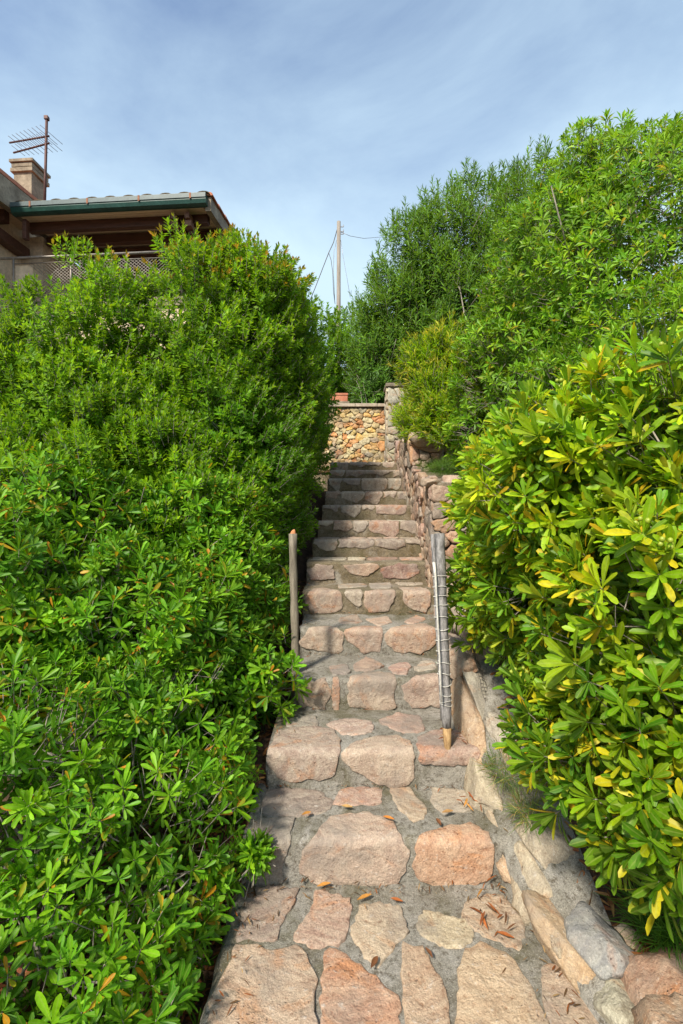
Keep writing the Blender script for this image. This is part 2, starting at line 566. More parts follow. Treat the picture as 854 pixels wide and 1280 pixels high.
def vary(c, a=0.12, grey=0.22):
    g = 0.35 * c[0] + 0.45 * c[1] + 0.2 * c[2]
    c = tuple((x * (1 - grey) + g * grey) * 0.80 * k for x, k in zip(c, (0.95, 1.05, 0.98)))
    k = 1 + random.uniform(-a, a) * 1.6
    w = random.uniform(-.07, .05)
    c = (c[0] * (1 + w), c[1] * (1 - w * .2), c[2] * (1 - w))
    return tuple(max(0.01, x * k * (1 + random.uniform(-a * .35, a * .35))) for x in c)


# steps: front edge y, top z, left and right x
SY = [2.04, 2.42, 2.93, 3.40, 3.88, 4.32, 4.75, 5.15, 5.55, 5.95, 6.35, 6.75, 7.15]
SZ = [.185, .37, .555, .74, .925, 1.11, 1.282, 1.454, 1.628, 1.80, 1.987, 2.13, 2.28]
SL = [-.415, -.372, -.285, -.29, -.31, -.31, -.28, -.25, -.22, -.20, -.18, -.17, -.16]
SR = [.72, .70, .70, .72, .73, .74, .76, .78, .79, .79, .79, .81, .83]
SR = [r + 0.06 for r in SR]


def prof(k, s, h=0.0):
    """Point (y, z) on the profile of step k: s >= 0 back along the tread, s < 0 down the riser; h outward."""
    R = 0.028
    y0, z0 = SY[k], SZ[k]
    q = math.pi / 2 * R
    if s > q / 2:
        return y0 + R + (s - q / 2), z0 + h
    if s < -q / 2:
        return y0 - h, z0 - R + (s + q / 2)
    a = (s + q / 2) / q * math.pi / 2
    return y0 + R - (R + h) * math.cos(a), z0 - R + (R + h) * math.sin(a)


def step_uv(k, px, py):
    """Where the sight line through a photograph pixel meets step k."""
    z = SZ[k]
    if py > 641:
        y = F * (EYE[2] - z) / (py - 640)
        if y >= SY[k]:
            return ((px - 427) / F * y, y - SY[k])
    y = SY[k]
    zz = EYE[2] + (640 - py) / F * y
    return ((px - 427) / F * y, zz - z)


steps = empty('stone_stairs', (0.2, 2.0, 0.0))
tag(steps, 'straight flight of cemented stone steps climbing between two walls of shrubs', 'stairs', kind='structure')


def build_step(k):
    nx = 64 if k < 5 else 40
    depth = (SY[k + 1] - SY[k] if k + 1 < len(SY) else 1.05) + 0.06
    rise = SZ[k] - (SZ[k - 1] if k else 0.0) + 0.05
    ss = list(np.arange(-rise, -0.045, 0.022)) + list(np.linspace(-0.04, 0.04, 7)) + list(np.arange(0.06, depth, 0.026))
    V, Fc = [], []
    for s in ss:
        for i in range(nx + 1):
            x = SL[k] + (SR[k] - SL[k]) * i / nx
            h = 0.008 * mnoise.noise(Vector((x * 7, s * 7, k * 3.3))) + 0.004 * mnoise.noise(Vector((x * 26, s * 26, k * 5.1))) + \
                0.003 * mnoise.noise(Vector((x * 70, s * 70, k)))
            y, z = prof(k, s, h)
            xe = x + (0.014 * mnoise.noise(Vector((s * 9, k * 2.0, 1))) if i in (0, nx) else 0)
            V.append((xe, y, z))
    for j in range(len(ss) - 1):
        for i in range(nx):
            a = j * (nx + 1) + i
            Fc.append((a, a + 1, a + nx + 2, a + nx + 1))
    # side and back faces down into the ground
    for side in (0, nx):
        base = len(V)
        idx = [j * (nx + 1) + side for j in range(len(ss))]
        for j in idx:
            V.append((V[j][0] + (0.01 if side == 0 else -0.01), V[j][1] + 0.02, SZ[k] - 0.62))
        for j in range(len(idx) - 1):
            q = (idx[j], idx[j + 1], base + j + 1, base + j)
            Fc.append(q if side else q[::-1])
    return link('step', mesh_from(V, Fc), steps, M_MORTAR if k < 4 else M_MOSSY)


step_objs = [build_step(k) for k in range(len(SY))]


def step_stone(k, pts, col=None, thick=0.008, px=True, seed=None, n=44):
    uv = [step_uv(k, *p) for p in pts] if px else pts
    lo = -(SZ[k] - (SZ[k - 1] if k else 0)) + 0.004
    uv = [(u, max(v, lo)) for u, v in uv]
    seed = random.randint(0, 999) if seed is None else seed
    fm = lambda u, v, h: (u, *prof(k, v, h))
    me = stone_mesh(uv, fm, thick, seed, n, grow=1.09 if px else 1.0)
    return link('stone', me, step_objs[k], M_STONE, vary(col or random.choice(PALETTE), 0.06))


# landing at the foot of the stairs (z = 0)
land = empty('landing', (0.2, 1.2, 0.0))
tag(land, 'paved stone landing at the foot of the stairs', 'landing', kind='structure')


def build_landing():
    xs = np.arange(-0.46, 1.06, 0.022)
    ys = np.arange(-1.2, 2.12, 0.024)
    V = []
    for y in ys:
        for i, x in enumerate(xs):
            h = 0.008 * mnoise.noise(Vector((x * 7, y * 7, 9))) + 0.004 * mnoise.noise(Vector((x * 26, y * 26, 2))) + 0.003 * mnoise.noise(Vector((x * 70, y * 70, 5)))
            if x > 0.72:
                h -= 0.25 * (x - 0.72)
            if i in (0, 1):
                h -= 0.30 if i == 0 else 0.03
            V.append((x + 0.02 * mnoise.noise(Vector((y * 6, 0, 3))) * (i < 3), y, h))
    nx = len(xs)
    Fc = [(j * nx + i, j * nx + i + 1, (j + 1) * nx + i + 1, (j + 1) * nx + i) for j in range(len(ys) - 1) for i in range(nx - 1)]
    link('mortar_bed', mesh_from(V, Fc), land, M_MORTAR)


build_landing()


def land_uv(px, py):
    y = F * EYE[2] / (py - 640)
    return ((px - 427) / F * y, y)


def land_stone(pts, col, thick=0.008, px=True, n=52):
    uv = [land_uv(*p) for p in pts] if px else pts
    me = stone_mesh(uv, lambda u, v, h: (u, v, h + (-0.25 * max(0, u - .74))), thick, random.randint(0, 999), n, grow=1.08)
    return link('stone', me, land, M_STONE, vary(col, 0.05))


LS = [
    ([(297, 1188), (332, 1190), (367, 1191), (382, 1203), (392, 1220), (389, 1244), (390, 1267), (393, 1290), (388, 1345), (262, 1345), (262, 1290), (267, 1256), (276, 1235), (288, 1212)], lin(190, 152, 122)),
    ([(407, 1194), (426, 1193), (443, 1206), (461, 1223), (481, 1238), (496, 1253), (499, 1285), (496, 1340), (405, 1340), (403, 1267), (403, 1232)], ORANGE),
    ([(506, 1185), (528, 1190), (539, 1207), (552, 1229), (559, 1255), (560, 1320), (513, 1320), (507, 1255), (503, 1211)], lin(208, 158, 118)),
    ([(585, 1194), (607, 1185), (631, 1196), (651, 1220), (668, 1251), (681, 1286), (692, 1320), (576, 1320), (574, 1255), (574, 1216)], lin(206, 164, 122)),
    ([(679, 1216), (695, 1207), (721, 1220), (752, 1238), (769, 1264), (792, 1290), (800, 1320), (700, 1320), (684, 1255)], lin(204, 152, 112)),
    ([(313, 1114), (338, 1111), (370, 1112), (369, 1127), (358, 1143), (350, 1158), (345, 1175), (326, 1176), (298, 1172), (303, 1150), (309, 1127)], lin(160, 130, 116)),
    ([(396, 1117), (414, 1121), (437, 1125), (435, 1141), (433, 1165), (426, 1175), (408, 1180), (388, 1182), (371, 1175), (376, 1159), (388, 1141), (393, 1124)], lin(198, 148, 122)),
    ([(452, 1137), (472, 1130), (500, 1136), (507, 1165), (490, 1188), (471, 1203), (458, 1194), (446, 1177), (440, 1162)], lin(206, 164, 128)),
    ([(528, 1141), (550, 1146), (581, 1152), (589, 1170), (579, 1181), (561, 1187), (539, 1176), (522, 1163)], lin(212, 174, 128)),
    ([(585, 1128), (607, 1122), (629, 1124), (646, 1141), (653, 1163), (649, 1185), (629, 1183), (607, 1170), (589, 1159), (582, 1146)], lin(198, 156, 118)),
]
for pts, c in LS:
    land_stone(pts, c)
# the paving that carries on towards and under the viewer, outside the frame
for y0 in (1.02, 0.62, 0.2, -0.25, -0.75):
    x = -0.42
    while x < 0.68:
        w = random.uniform(0.22, 0.36)
        a = random.uniform(-.02, .02)
        land_stone([(x + .01, y0 + a), (x + w - .03, y0 - a), (x + w - .02, y0 + .33 + a), (x + .02, y0 + .34 - a)], random.choice(PALETTE), px=False, n=28)
        x += w

STEP_STONES = {
    0: [([(338, 992), (364, 988), (396, 992), (413, 1004), (409, 1016), (372, 1020), (332, 1018)], lin(142, 122, 112)),
        ([(324, 1028), (366, 1026), (360, 1052), (352, 1079), (352, 1096), (344, 1103), (322, 1103), (312, 1060)], lin(158, 132, 116)),
        ([(415, 1026), (459, 1020), (487, 1032), (499, 1052), (507, 1064), (503, 1087), (487, 1101), (459, 1104), (427, 1101), (396, 1096), (382, 1087), (382, 1064), (396, 1048)], lin(204, 158, 134)),
        ([(527, 1048), (555, 1038), (587, 1032), (603, 1040), (614, 1064), (614, 1083), (607, 1097), (579, 1104), (547, 1104), (531, 1097), (521, 1083), (521, 1064)], lin(214, 148, 104)),
        ([(427, 990), (451, 986), (473, 988), (473, 1004), (447, 1008), (421, 1007)], lin(196, 146, 124)),
        ([(489, 984), (509, 983), (519, 998), (535, 1012), (529, 1026), (517, 1028), (503, 1014), (491, 1000)], lin(204, 166, 134)),
        ([(543, 988), (559, 986), (579, 992), (595, 1008), (579, 1016), (555, 1016), (541, 1002)], lin(200, 166, 140))],
    1: [([(343, 931), (350, 915), (386, 912), (415, 915), (422, 928), (420, 951), (412, 968), (386, 968), (363, 972), (343, 961), (338, 951)], lin(176, 140, 122)),
        ([(433, 941), (445, 930), (471, 923), (497, 923), (513, 933), (516, 951), (513, 968), (510, 976), (484, 979), (468, 974), (451, 961), (436, 951)], lin(204, 156, 130)),
        ([(527, 922), (550, 915), (582, 918), (598, 941), (580, 953), (530, 950), (525, 935)], lin(182, 134, 116)),
        ([(412, 907), (433, 900), (464, 904), (464, 915), (448, 920), (431, 918)], lin(200, 158, 142)),
        ([(476, 902), (497, 894), (523, 897), (530, 914), (504, 916), (484, 908)], lin(186, 138, 122)),
        ([(369, 899), (392, 897), (397, 908), (369, 912), (356, 905)], lin(146, 130, 122))],
    2: [([(374, 853), (405, 849), (412, 866), (404, 881), (376, 881)], lin(170, 136, 110)),
        ([(417, 849), (425, 849), (424, 882), (416, 884)], lin(186, 130, 96)),
        ([(441, 846), (464, 842), (487, 843), (494, 856), (492, 874), (495, 882), (477, 885), (458, 883), (438, 879), (436, 859)], lin(198, 158, 134)),
        ([(505, 856), (517, 848), (543, 843), (552, 850), (550, 879), (517, 881), (507, 869)], lin(192, 148, 124)),
        ([(413, 835), (431, 831), (438, 841), (418, 845)], lin(150, 134, 128)),
        ([(443, 833), (458, 823), (481, 833), (464, 839), (445, 838)], lin(186, 138, 116)),
        ([(486, 835), (504, 829), (513, 833), (507, 844), (494, 843)], lin(190, 140, 126)),
        ([(520, 835), (533, 827), (543, 830), (543, 838), (523, 839)], lin(186, 164, 148))],
    3: [([(378, 801), (391, 785), (409, 784), (427, 790), (426, 811), (417, 815), (402, 811), (383, 808)], lin(176, 148, 130)),
        ([(432, 790), (453, 784), (476, 785), (475, 798), (474, 812), (453, 814), (448, 806), (435, 799)], lin(186, 140, 118)),
        ([(484, 792), (505, 783), (530, 781), (542, 789), (541, 806), (525, 813), (494, 811), (487, 803)], lin(192, 142, 116)),
        ([(425, 774), (445, 770), (452, 778), (427, 780)], lin(182, 140, 120)),
        ([(461, 775), (484, 772), (489, 779), (474, 783)], lin(186, 150, 134)),
        ([(506, 778), (520, 771), (533, 775), (517, 780)], lin(178, 138, 120))],
    4: [([(383, 747), (402, 736), (425, 740), (426, 760), (412, 764), (391, 764)], lin(166, 130, 114)),
        ([(431, 743), (438, 738), (450, 738), (452, 752), (448, 757)], lin(184, 150, 128)),
        ([(458, 739), (492, 738), (492, 749), (484, 762), (463, 763), (457, 760)], lin(188, 146, 126)),
        ([(501, 736), (525, 735), (538, 744), (532, 762), (515, 758), (505, 749)], lin(176, 142, 124)),
        ([(463, 731), (487, 729), (489, 735), (465, 736)], lin(180, 154, 138)),
        ([(423, 732), (453, 730), (457, 734), (427, 736)], lin(172, 148, 132)),
        ([(497, 729), (525, 727), (528, 731), (502, 732)], lin(178, 150, 132))],
    5: [([(386, 712), (396, 706), (416, 707), (417, 722), (390, 723)], lin(150, 110, 96)),
        ([(432, 706), (470, 704), (470, 712), (456, 719), (440, 716)], lin(178, 136, 112)),
        ([(478, 710), (500, 704), (522, 706), (524, 716), (508, 722), (482, 721)], lin(150, 92, 76))],
}
for k, lst in STEP_STONES.items():
    for pts, c in lst:
        step_stone(k, pts, c, n=44 if k < 3 else 30)
# upper steps: stones set along the front edge, their lower edge uneven
for k in range(5, 13):
    depth = (SY[k + 1] - SY[k]) if k < 12 else 0.6
    if k > 5:
        x = SL[k] + 0.01
        while x < SR[k] - 0.12:
            w = random.uniform(0.15, 0.38)
            if random.random() < 0.93:
                dn = random.choice([.05, .08, .10, .13, .16]) * random.uniform(.8, 1.1)
                up = random.uniform(0.06, 0.16)
                m1, m2 = x + w * random.uniform(.25, .45), x + w * random.uniform(.55, .8)
                e = min(x + w - .012, SR[k] - .01)
                step_stone(k, [(x, -dn * random.uniform(.3, .9)), (x + .005, up * random.uniform(.5, 1)), (m1, up), (e - .01, up * random.uniform(.6, 1)), (e, -.02),
                               (e - .01, -dn * random.uniform(.2, .8)), (m2, -dn), (m1, -dn * random.uniform(.4, 1))],
                           random.choice([GREYP, lin(172, 140, 122), lin(166, 126, 112), lin(190, 164, 144), lin(150, 124, 108)]), px=False, n=30, thick=0.008)
            x += w
    x = SL[k] + 0.03
    while x < SR[k] - 0.15:
        w = random.uniform(0.16, 0.34)
        y0 = random.uniform(.18, .2)
        step_stone(k, [(x + .01, y0), (x + w - .02, y0 + .02), (x + w - .01, depth - .04), (x + .015, depth - .035)],
                   random.choice(PALETTE), px=False, n=22, thick=0.010)
        x += w

# ------------------------------------------------------------------ rubble masonry
def voronoi_cells(w, h, count, seed, aspect=1.5, relax=1):
    r = np.random.default_rng(seed)
    pts = np.c_[r.uniform(0, w, count), r.uniform(0, h, count)]
    sc = np.array([1.0, aspect])

    def cell(i, P_):
        poly = [np.array(q, float) for q in ((0, 0), (w, 0), (w, h), (0, h))]
        poly = [q * sc for q in poly]
        a = P_[i] * sc
        order = np.argsort(np.linalg.norm((P_ - P_[i]) * sc, axis=1))[1:16]
        for j in order:
            b = P_[j] * sc
            m, d = (a + b) / 2, b - a
            new = []
            for q in range(len(poly)):
                p0, p1 = poly[q], poly[(q + 1) % len(poly)]
                s0, s1 = np.dot(p0 - m, d), np.dot(p1 - m, d)
                if s0 <= 0:
                    new.append(p0)
                if (s0 < 0 < s1) or (s1 < 0 < s0):
                    new.append(p0 + (p1 - p0) * s0 / (s0 - s1))
            poly = new
            if len(poly) < 3:
                return None
        return np.array(poly) / sc
    for _ in range(relax):
        for i in range(count):
            c = cell(i, pts)
            if c is not None:
                pts[i] = pts[i] * 0.4 + c.mean(axis=0) * 0.6
    res = []
    for i in range(count):
        c = cell(i, pts)
        if c is not None:
            res.append(c)
    return res


def rubble_face(parent, origin, ax_u, ax_v, w, h, count, seed, palette, thick=0.03, joint=0.012, n=20, aspect=1.5, rough=1.0, mask=None, grey=0.22, vmax=None):
    o, u, v = Vector(origin), Vector(ax_u).normalized(), Vector(ax_v).normalized()
    nn = u.cross(v)
    for i, c in enumerate(voronoi_cells(w, h, count, seed, aspect)):
        ctr = c.mean(axis=0)
        if mask and not mask(*ctr):
            continue
        sz = np.linalg.norm(c - ctr, axis=1).mean()
        cc = ctr + (c - ctr) * max(0.35, 1 - joint / max(sz, 0.01))
        if vmax:
            cc[:, 1] = np.minimum(cc[:, 1], vmax(cc[:, 0]))
            if np.ptp(cc[:, 1]) < 0.03:
                continue
        th = thick * random.uniform(0.55, 1.35)
        me = stone_mesh(cc, lambda a, b, hh: o + u * a + v * b + nn * hh, th, seed * 50 + i, n, rough, 0.1, 0.04, 0.012,
                        rings=((1.0, -1.0), (1.0, 0.75), (0.96, 0.98), (0.72, 1.0), (0.36, 1.0)))
        link('stone', me, parent, M_STONE, vary(random.choice(palette), 0.18, grey))


OCHRE = [lin(222, 184, 116), lin(216, 164, 92), lin(228, 200, 146), lin(200, 166, 124), lin(222, 196, 156), lin(214, 140, 76), lin(206, 184, 154), lin(226, 206, 166)]
end_wall = empty('rubble_wall', (0.0, 8.0, 2.25))
tag(end_wall, 'ochre rubble stone wall closing the top of the stairs', 'wall')
link('wall_core', boxes([(-1.9, 0.95, 8.02, 8.3, 1.9, 3.27)]), end_wall, M_SAND)
rubble_face(end_wall, (-1.0, 8.02, 2.2), (1, 0, 0), (0, 0, 1), 1.72, 1.05, 230, 3, OCHRE, 0.026, 0.003, 16, 1.35, 2.0, grey=-0.15)
x = -1.9
while x < 0.7:
    w = random.uniform(0.3, 0.42)
    link('coping_slab', boxes([(x, min(x + w - 0.008, 0.712), 7.95, 8.36, 3.275, 3.325 + random.uniform(0, .008))], 0.008), end_wall, M_COPING)
    x += w

pillar = empty('stone_pillar', (0.85, 7.7, 2.25))
tag(pillar, 'narrow grey stone pillar with a flat cap beside the ochre rubble wall', 'pillar')
link('pillar_core', boxes([(0.715, 1.06, 7.58, 7.92, 1.9, 3.5)], 0.01), pillar, M_SAND)
GREYS = [lin(206, 184, 150), lin(190, 172, 146), lin(212, 188, 148), lin(180, 160, 132)]
rubble_face(pillar, (0.72, 7.58, 2.2), (1, 0, 0), (0, 0, 1), 0.33, 1.28, 22, 8, GREYS, 0.025, 0.009, 18, 1.1)
rubble_face(pillar, (0.715, 7.90, 2.2), (0, -1, 0), (0, 0, 1), 0.32, 1.28, 20, 9, GREYS, 0.02, 0.009, 14, 1.1)
link('pillar_cap', boxes([(0.685, 1.09, 7.545, 7.95, 3.5, 3.555)], 0.012), pillar, M_CEMENT)

planter = empty('terracotta_planter', P(424, 498, 8.12))
tag(planter, 'small terracotta trough standing on the ochre rubble wall', 'planter')
x0, x1 = P(413, 500, 8.12).x, P(434.5, 500, 8.12).x
link('trough', boxes([(x0, x1, 8.03, 8.24, 3.375, 3.505), (x0 - .008, x1 + .008, 8.02, 8.25, 3.478, 3.512)], 0.006), planter, M_TERRA)
link('foot_slab', boxes([(x0 - .01, x1 + .03, 8.0, 8.28, 3.333, 3.372)], 0.006), planter, M_CEMENT)

# wall on the right of the stairs
def rock_mesh(dims, seed, sub=3, rough=0.20, box=0.55):
    bm = bmesh.new()
    bmesh.ops.create_icosphere(bm, subdivisions=sub, radius=1)
    so = Vector((seed * 3.7, seed * 1.3, seed * 5.1))
    planes = []
    r = random.Random(seed)
    for _ in range(9):
        d = Vector((r.gauss(0, 1), r.gauss(0, 1), r.gauss(0, 1))).normalized()
        planes.append((d, r.uniform(0.66, 0.92)))
    for v in bm.verts:
        p = v.co.copy()
        m = max(abs(p.x), abs(p.y), abs(p.z))
        p = p * (1 - box) + (p / m) * box * 0.92
        for d, k in planes:
            e = p.dot(d) - k
            if e > 0:
                p -= d * e * 0.96
        p *= 1 + rough * 0.5 * mnoise.noise(p * 1.6 + so) - rough * 0.55 * abs(mnoise.noise(p * 3.1 + so)) + rough * 0.28 * mnoise.noise(p * 6 + so) + rough * 0.16 * mnoise.noise(p * 14 + so) + rough * 0.09 * mnoise.noise(p * 30 + so)
        v.co = Vector((p.x * dims[0] / 2, p.y * dims[1] / 2, p.z * dims[2] / 2))
    me = bpy.data.meshes.new('rock')
    bm.to_mesh(me)
    bm.free()
    me.polygons.foreach_set('use_smooth', [True] * len(me.polygons))
    return me


def rock(parent, name, c, dims, rot=(0, 0, 0), col=TAN, seed=None, **kw):
    seed = random.randint(0, 9999) if seed is None else seed
    o = bpy.data.objects.new(name, rock_mesh(dims, seed, **kw))
    o.data.materials.append(M_STONE)
    COL.objects.link(o)
    o.color = (*vary(col, 0.05), 1)
    m = Matrix.Translation(c) @ Matrix.Rotation(rot[2], 4, 'Z') @ Matrix.Rotation(rot[1], 4, 'Y') @ Matrix.Rotation(rot[0], 4, 'X')
    if parent is not None:
        o.parent = parent
        o.matrix_parent_inverse = parent.matrix_basis.inverted()
    o.matrix_basis = m
    return o


side = empty('dry_stone_wall', (0.8, 4.5, 0.9))
tag(side, 'stepped rubble stone wall running up the right side of the stairs', 'wall')
REDS = [lin(182, 128, 108), lin(196, 152, 122), lin(168, 120, 98), lin(186, 150, 128), lin(160, 128, 108), lin(198, 136, 88), lin(150, 128, 114)]


def lumpy_core(pts_low, name):
    """Prism between x0..x1 along y with a sloping top; pts_low: list of (y, ztop), bottom follows the stairs."""
    V, Fc = [], []
    for y, zt, x0, x1 in pts_low:
        zb = np.interp(y, YS, ZS) - 0.5
        V += [(x0, y, zb), (x0, y, zt), (x1, y, zt), (x1, y, zb)]
    m = len(pts_low)
    for i in range(m - 1):
        a = i * 4
        for k in range(4):
            Fc.append((a + k, a + (k + 1) % 4, a + 4 + (k + 1) % 4, a + 4 + k))
    Fc += [(3, 2, 1, 0), tuple((m - 1) * 4 + k for k in range(4))]
    return link(name, mesh_from(V, Fc, False), side, M_MOSSY)


# upper section
lumpy_core([(5.52, 2.36, .83, 1.75), (7.6, 2.62, .85, 1.75)], 'wall_core')
lumpy_core([(4.10, 1.80, .78, 1.5), (5.53, 2.02, .83, 1.5)], 'wall_core')
lumpy_core([(2.95, .80, .80, 1.3), (4.11, 1.20, .78, 1.3)], 'wall_core')


def stair_z(y):
    return float(np.interp(y, SY, SZ)) if y > SY[0] else 0.0


def side_face(y0, y1, zt0, zt1, x0, x1, count, seed):
    """Left-hand face of a wall section: u runs towards the viewer, v up."""
    zb = stair_z(y0) - 0.25
    w, h = y1 - y0, max(zt0, zt1) - zb
    u = Vector((x0 - x1, y0 - y1, 0)).normalized()

    def mask(a, b):
        y = y1 - a
        return zb + b < zt0 + (zt1 - zt0) * (y - y0) / (y1 - y0) and zb + b > stair_z(y) - 0.3
    rubble_face(side, (x1, y1, zb), u, (0, 0, 1), w, h, count, seed, REDS, 0.035, 0.006, 20, 1.5, 1.6, mask, vmax=lambda a: zt0 + (zt1 - zt0) * ((y1 - a) - y0) / (y1 - y0) - zb)


side_face(5.5, 7.55, 2.40, 2.65, .82, .85, 95, 21)
side_face(4.1, 5.5, 1.84, 2.04, .775, .82, 75, 22)
side_face(2.95, 4.1, .84, 1.24, .795, .775, 48, 23)
# faces turned to the viewer at the two jumps in height: blocks laid in courses
for (px0, px1, py0, py1, d, c) in [
    (513, 564, 540, 557, 5.40, lin(190, 160, 136)), (566, 592, 548, 562, 5.5, lin(160, 124, 104)), (530, 556, 597, 608, 4.10, lin(172, 140, 116)), (557, 590, 594, 606, 4.15, lin(190, 150, 124)),
    (560, 584, 716, 745, 4.0, lin(176, 140, 110)),
]:
    a, b = P(px0, py1, d), P(px1, py0, d)
    rock(side, 'stone', ((a.x + b.x) / 2, d + 0.1, (a.z + b.z) / 2), ((b.x - a.x) * 1.16, 0.30, (b.z - a.z) * 1.2), (random.uniform(-.1, .1), random.uniform(-.08, .08), random.uniform(-.15, .1)), c, box=0.92, rough=0.10)
rubble_face(side, (.80, 5.515, 1.70), (1, 0, 0), (0, 0, 1), .62, .62, 22, 31, REDS, 0.04, 0.006, 20, 1.6, 1.6)
rubble_face(side, (.755, 4.09, .80), (1, 0, 0), (0, 0, 1), .66, .98, 44, 33, REDS, 0.04, 0.006, 20, 1.5, 1.6)
rubble_face(side, (.80, 2.955, .45), (1, 0, 0), (0, 0, 1), .40, .36, 10, 35, REDS, 0.03, 0.006, 20, 1.5, 1.6)

# low edging and leaning slabs down to the landing
kerb = empty('stone_edging', (0.75, 2.2, 0.2))
tag(kerb, 'low edging of leaning slabs and rocks at the lower right of the stairs', 'edging')
V, Fc = [], []
prf = [(1.0, -.02, .80, 1.05, .0), (1.35, .0, .80, 1.05, .03), (1.7, .05, .72, .95, .09), (2.0, .11, .66, .96, .23), (2.3, .26, .66, .96, .38), (2.7, .50, .70, .98, .56), (3.05, .66, .74, 1.0, .74)]
cols = 16
for (y, zl, x0, x1, zr) in prf:
    for i in range(cols):
        t = i / (cols - 1)
        x = x0 + (x1 - x0) * t
        z = zl + (zr - zl) * min(1, t * 2.2) + 0.02 * mnoise.noise(Vector((x * 12, y * 12, 1)))
        V.append((x, y, z if i else zl - .3))
for j in range(len(prf) - 1):
    for i in range(cols - 1):
        a = j * cols + i
        Fc.append((a, a + 1, a + cols + 1, a + cols))
link('mortar_bank', mesh_from(V, Fc), kerb, M_MORTAR)


def rock_at(pa, pb, da, db, width, thick, col, seed, roll=0.0, name='stone', **kw):
    """Long stone whose ends are seen at pixels pa, pb."""
    A, B = P(*pa, da), P(*pb, db)
    d = B - A
    m = (A + B) / 2
    q = d.to_track_quat('Y', 'Z').to_matrix().to_4x4() @ Matrix.Rotation(roll, 4, 'Y')
    o = bpy.data.objects.new(name, rock_mesh((width * 1.22, d.length * 1.12, thick), seed, sub=4, **kw))
    o.data.materials.append(M_STONE)
    COL.objects.link(o)
    o.color = (*vary(col, 0.04), 1)
    o.parent = kerb
    o.matrix_parent_inverse = kerb.matrix_basis.inverted()
    o.matrix_basis = Matrix.Translation(m) @ q
    return o


slab = rock_at((584, 812), (628, 925), 3.0, 2.60, 0.32, 0.12, lin(176, 164, 146), 5, -0.75, box=0.82, rough=0.15)
rock_at((572, 855), (602, 965), 2.85, 2.40, 0.10, 0.22, lin(204, 154, 106), 17, -0.2, box=0.82, rough=0.15)
rock_at((590, 945), (612, 1030), 2.46, 2.18, 0.09, 0.20, lin(208, 172, 132), 23, -0.15, box=0.82, rough=0.15)
rock_at((606, 985), (636, 1082), 2.36, 2.06, 0.11, 0.18, lin(206, 168, 124), 27, -0.3, box=0.82, rough=0.15)
rock_at((628, 1072), (646, 1108), 2.05, 1.97, 0.07, 0.08, lin(200, 146, 96), 31, 0.3, box=0.82, rough=0.16)
rock_at((645, 1070), (690, 1140), 2.05, 1.84, 0.16, 0.20, lin(206, 174, 138), 37, -0.35, box=0.82, rough=0.15)
rock_at((652, 1118), (748, 1232), 1.86, 1.60, 0.15, 0.13, lin(210, 160, 100), 41, -0.30, box=0.82, rough=0.15)
rock_at((706, 1150), (780, 1232), 1.76, 1.56, 0.17, 0.18, lin(140, 140, 142), 43, -0.45, box=0.82, rough=0.15)
rock_at((752, 1236), (800, 1300), 1.56, 1.42, 0.13, 0.12, lin(186, 170, 144), 47, -0.3, box=0.82, rough=0.16)
rock_at((800, 1192), (872, 1310), 1.64, 1.38, 0.24, 0.26, lin(186, 120, 76), 53, -0.4, box=0.82, rough=0.15)
rock_at((760, 1160), (800, 1205), 1.80, 1.66, 0.16, 0.18, lin(176, 140, 106), 57, -0.4, box=0.82, rough=0.15)
rock_at((840, 1150), (900, 1210), 1.80, 1.62, 0.22, 0.2, lin(150, 122, 100), 58, -0.4, box=0.82, rough=0.15)
rock_at((636, 935), (668, 985), 2.45, 2.25, 0.20, 0.16, lin(204, 160, 120), 59, -0.3, box=0.82, rough=0.15)
rock_at((620, 900), (655, 960), 2.6, 2.35, 0.18, 0.14, lin(176, 160, 142), 61, -0.3, box=0.82, rough=0.16)
rock_at((668, 1030), (712, 1090), 2.1, 1.9, 0.2, 0.16, lin(200, 164, 130), 67, -0.3, box=0.82, rough=0.16)
rock_at((560, 735), (590, 800), 3.6, 3.05, 0.22, 0.20, lin(184, 142, 104), 71, -0.3, box=0.82, rough=0.15)
rock_at((566, 790), (578, 850), 3.1, 2.8, 0.14, 0.2, lin(170, 130, 100), 73, -0.2, box=0.82, rough=0.16)
rock_at((575, 735), (606, 790), 3.5, 3.1, 0.22, 0.2, lin(160, 130, 104), 79, -0.3, box=0.82, rough=0.16)
rock_at((690, 1165), (716, 1200), 1.72, 1.64, 0.09, 0.1, lin(200, 160, 116), 83, -0.2, box=0.82, rough=0.16)
rock_at((842, 1255), (910, 1400), 1.45, 1.15, 0.22, 0.2, lin(178, 130, 92), 89, -0.2, box=0.82, rough=0.16)

# wire netting over the leaning slab
net = empty('wire_netting', slab.matrix_basis.translation)
tag(net, 'fine grey wire netting draped over the pale leaning slab right of the stairs', 'netting')
paths = []
sm = slab.matrix_basis
deps = bpy.context.evaluated_depsgraph_get()
from mathutils.bvhtree import BVHTree
bm_ = bmesh.new(); bm_.from_mesh(slab.data); tree = BVHTree.FromBMesh(bm_); bm_.free()


def on_slab(u, v):
    h = tree.ray_cast(Vector((u, v, 0.5)), Vector((0, 0, -1)))
    z = h[0].z if h[0] else 0.0
    return sm @ Vector((u, v, z + 0.004 + 0.002 * mnoise.noise(Vector((u * 30, v * 30, 0)))))


for i in range(-5, 6):
    u = i * 0.021
    paths.append(([on_slab(u + 0.003 * math.sin(v * 40), v) for v in np.linspace(-.17, .17, 14)], 0.0011))
for j in range(-8, 9):
    v = j * 0.021
    paths.append(([on_slab(u, v + 0.003 * math.sin(u * 50)) for u in np.linspace(-.105, .105, 10)], 0.0011))
link('mesh_wire', tubes(paths, 4), net, M_WIRE)

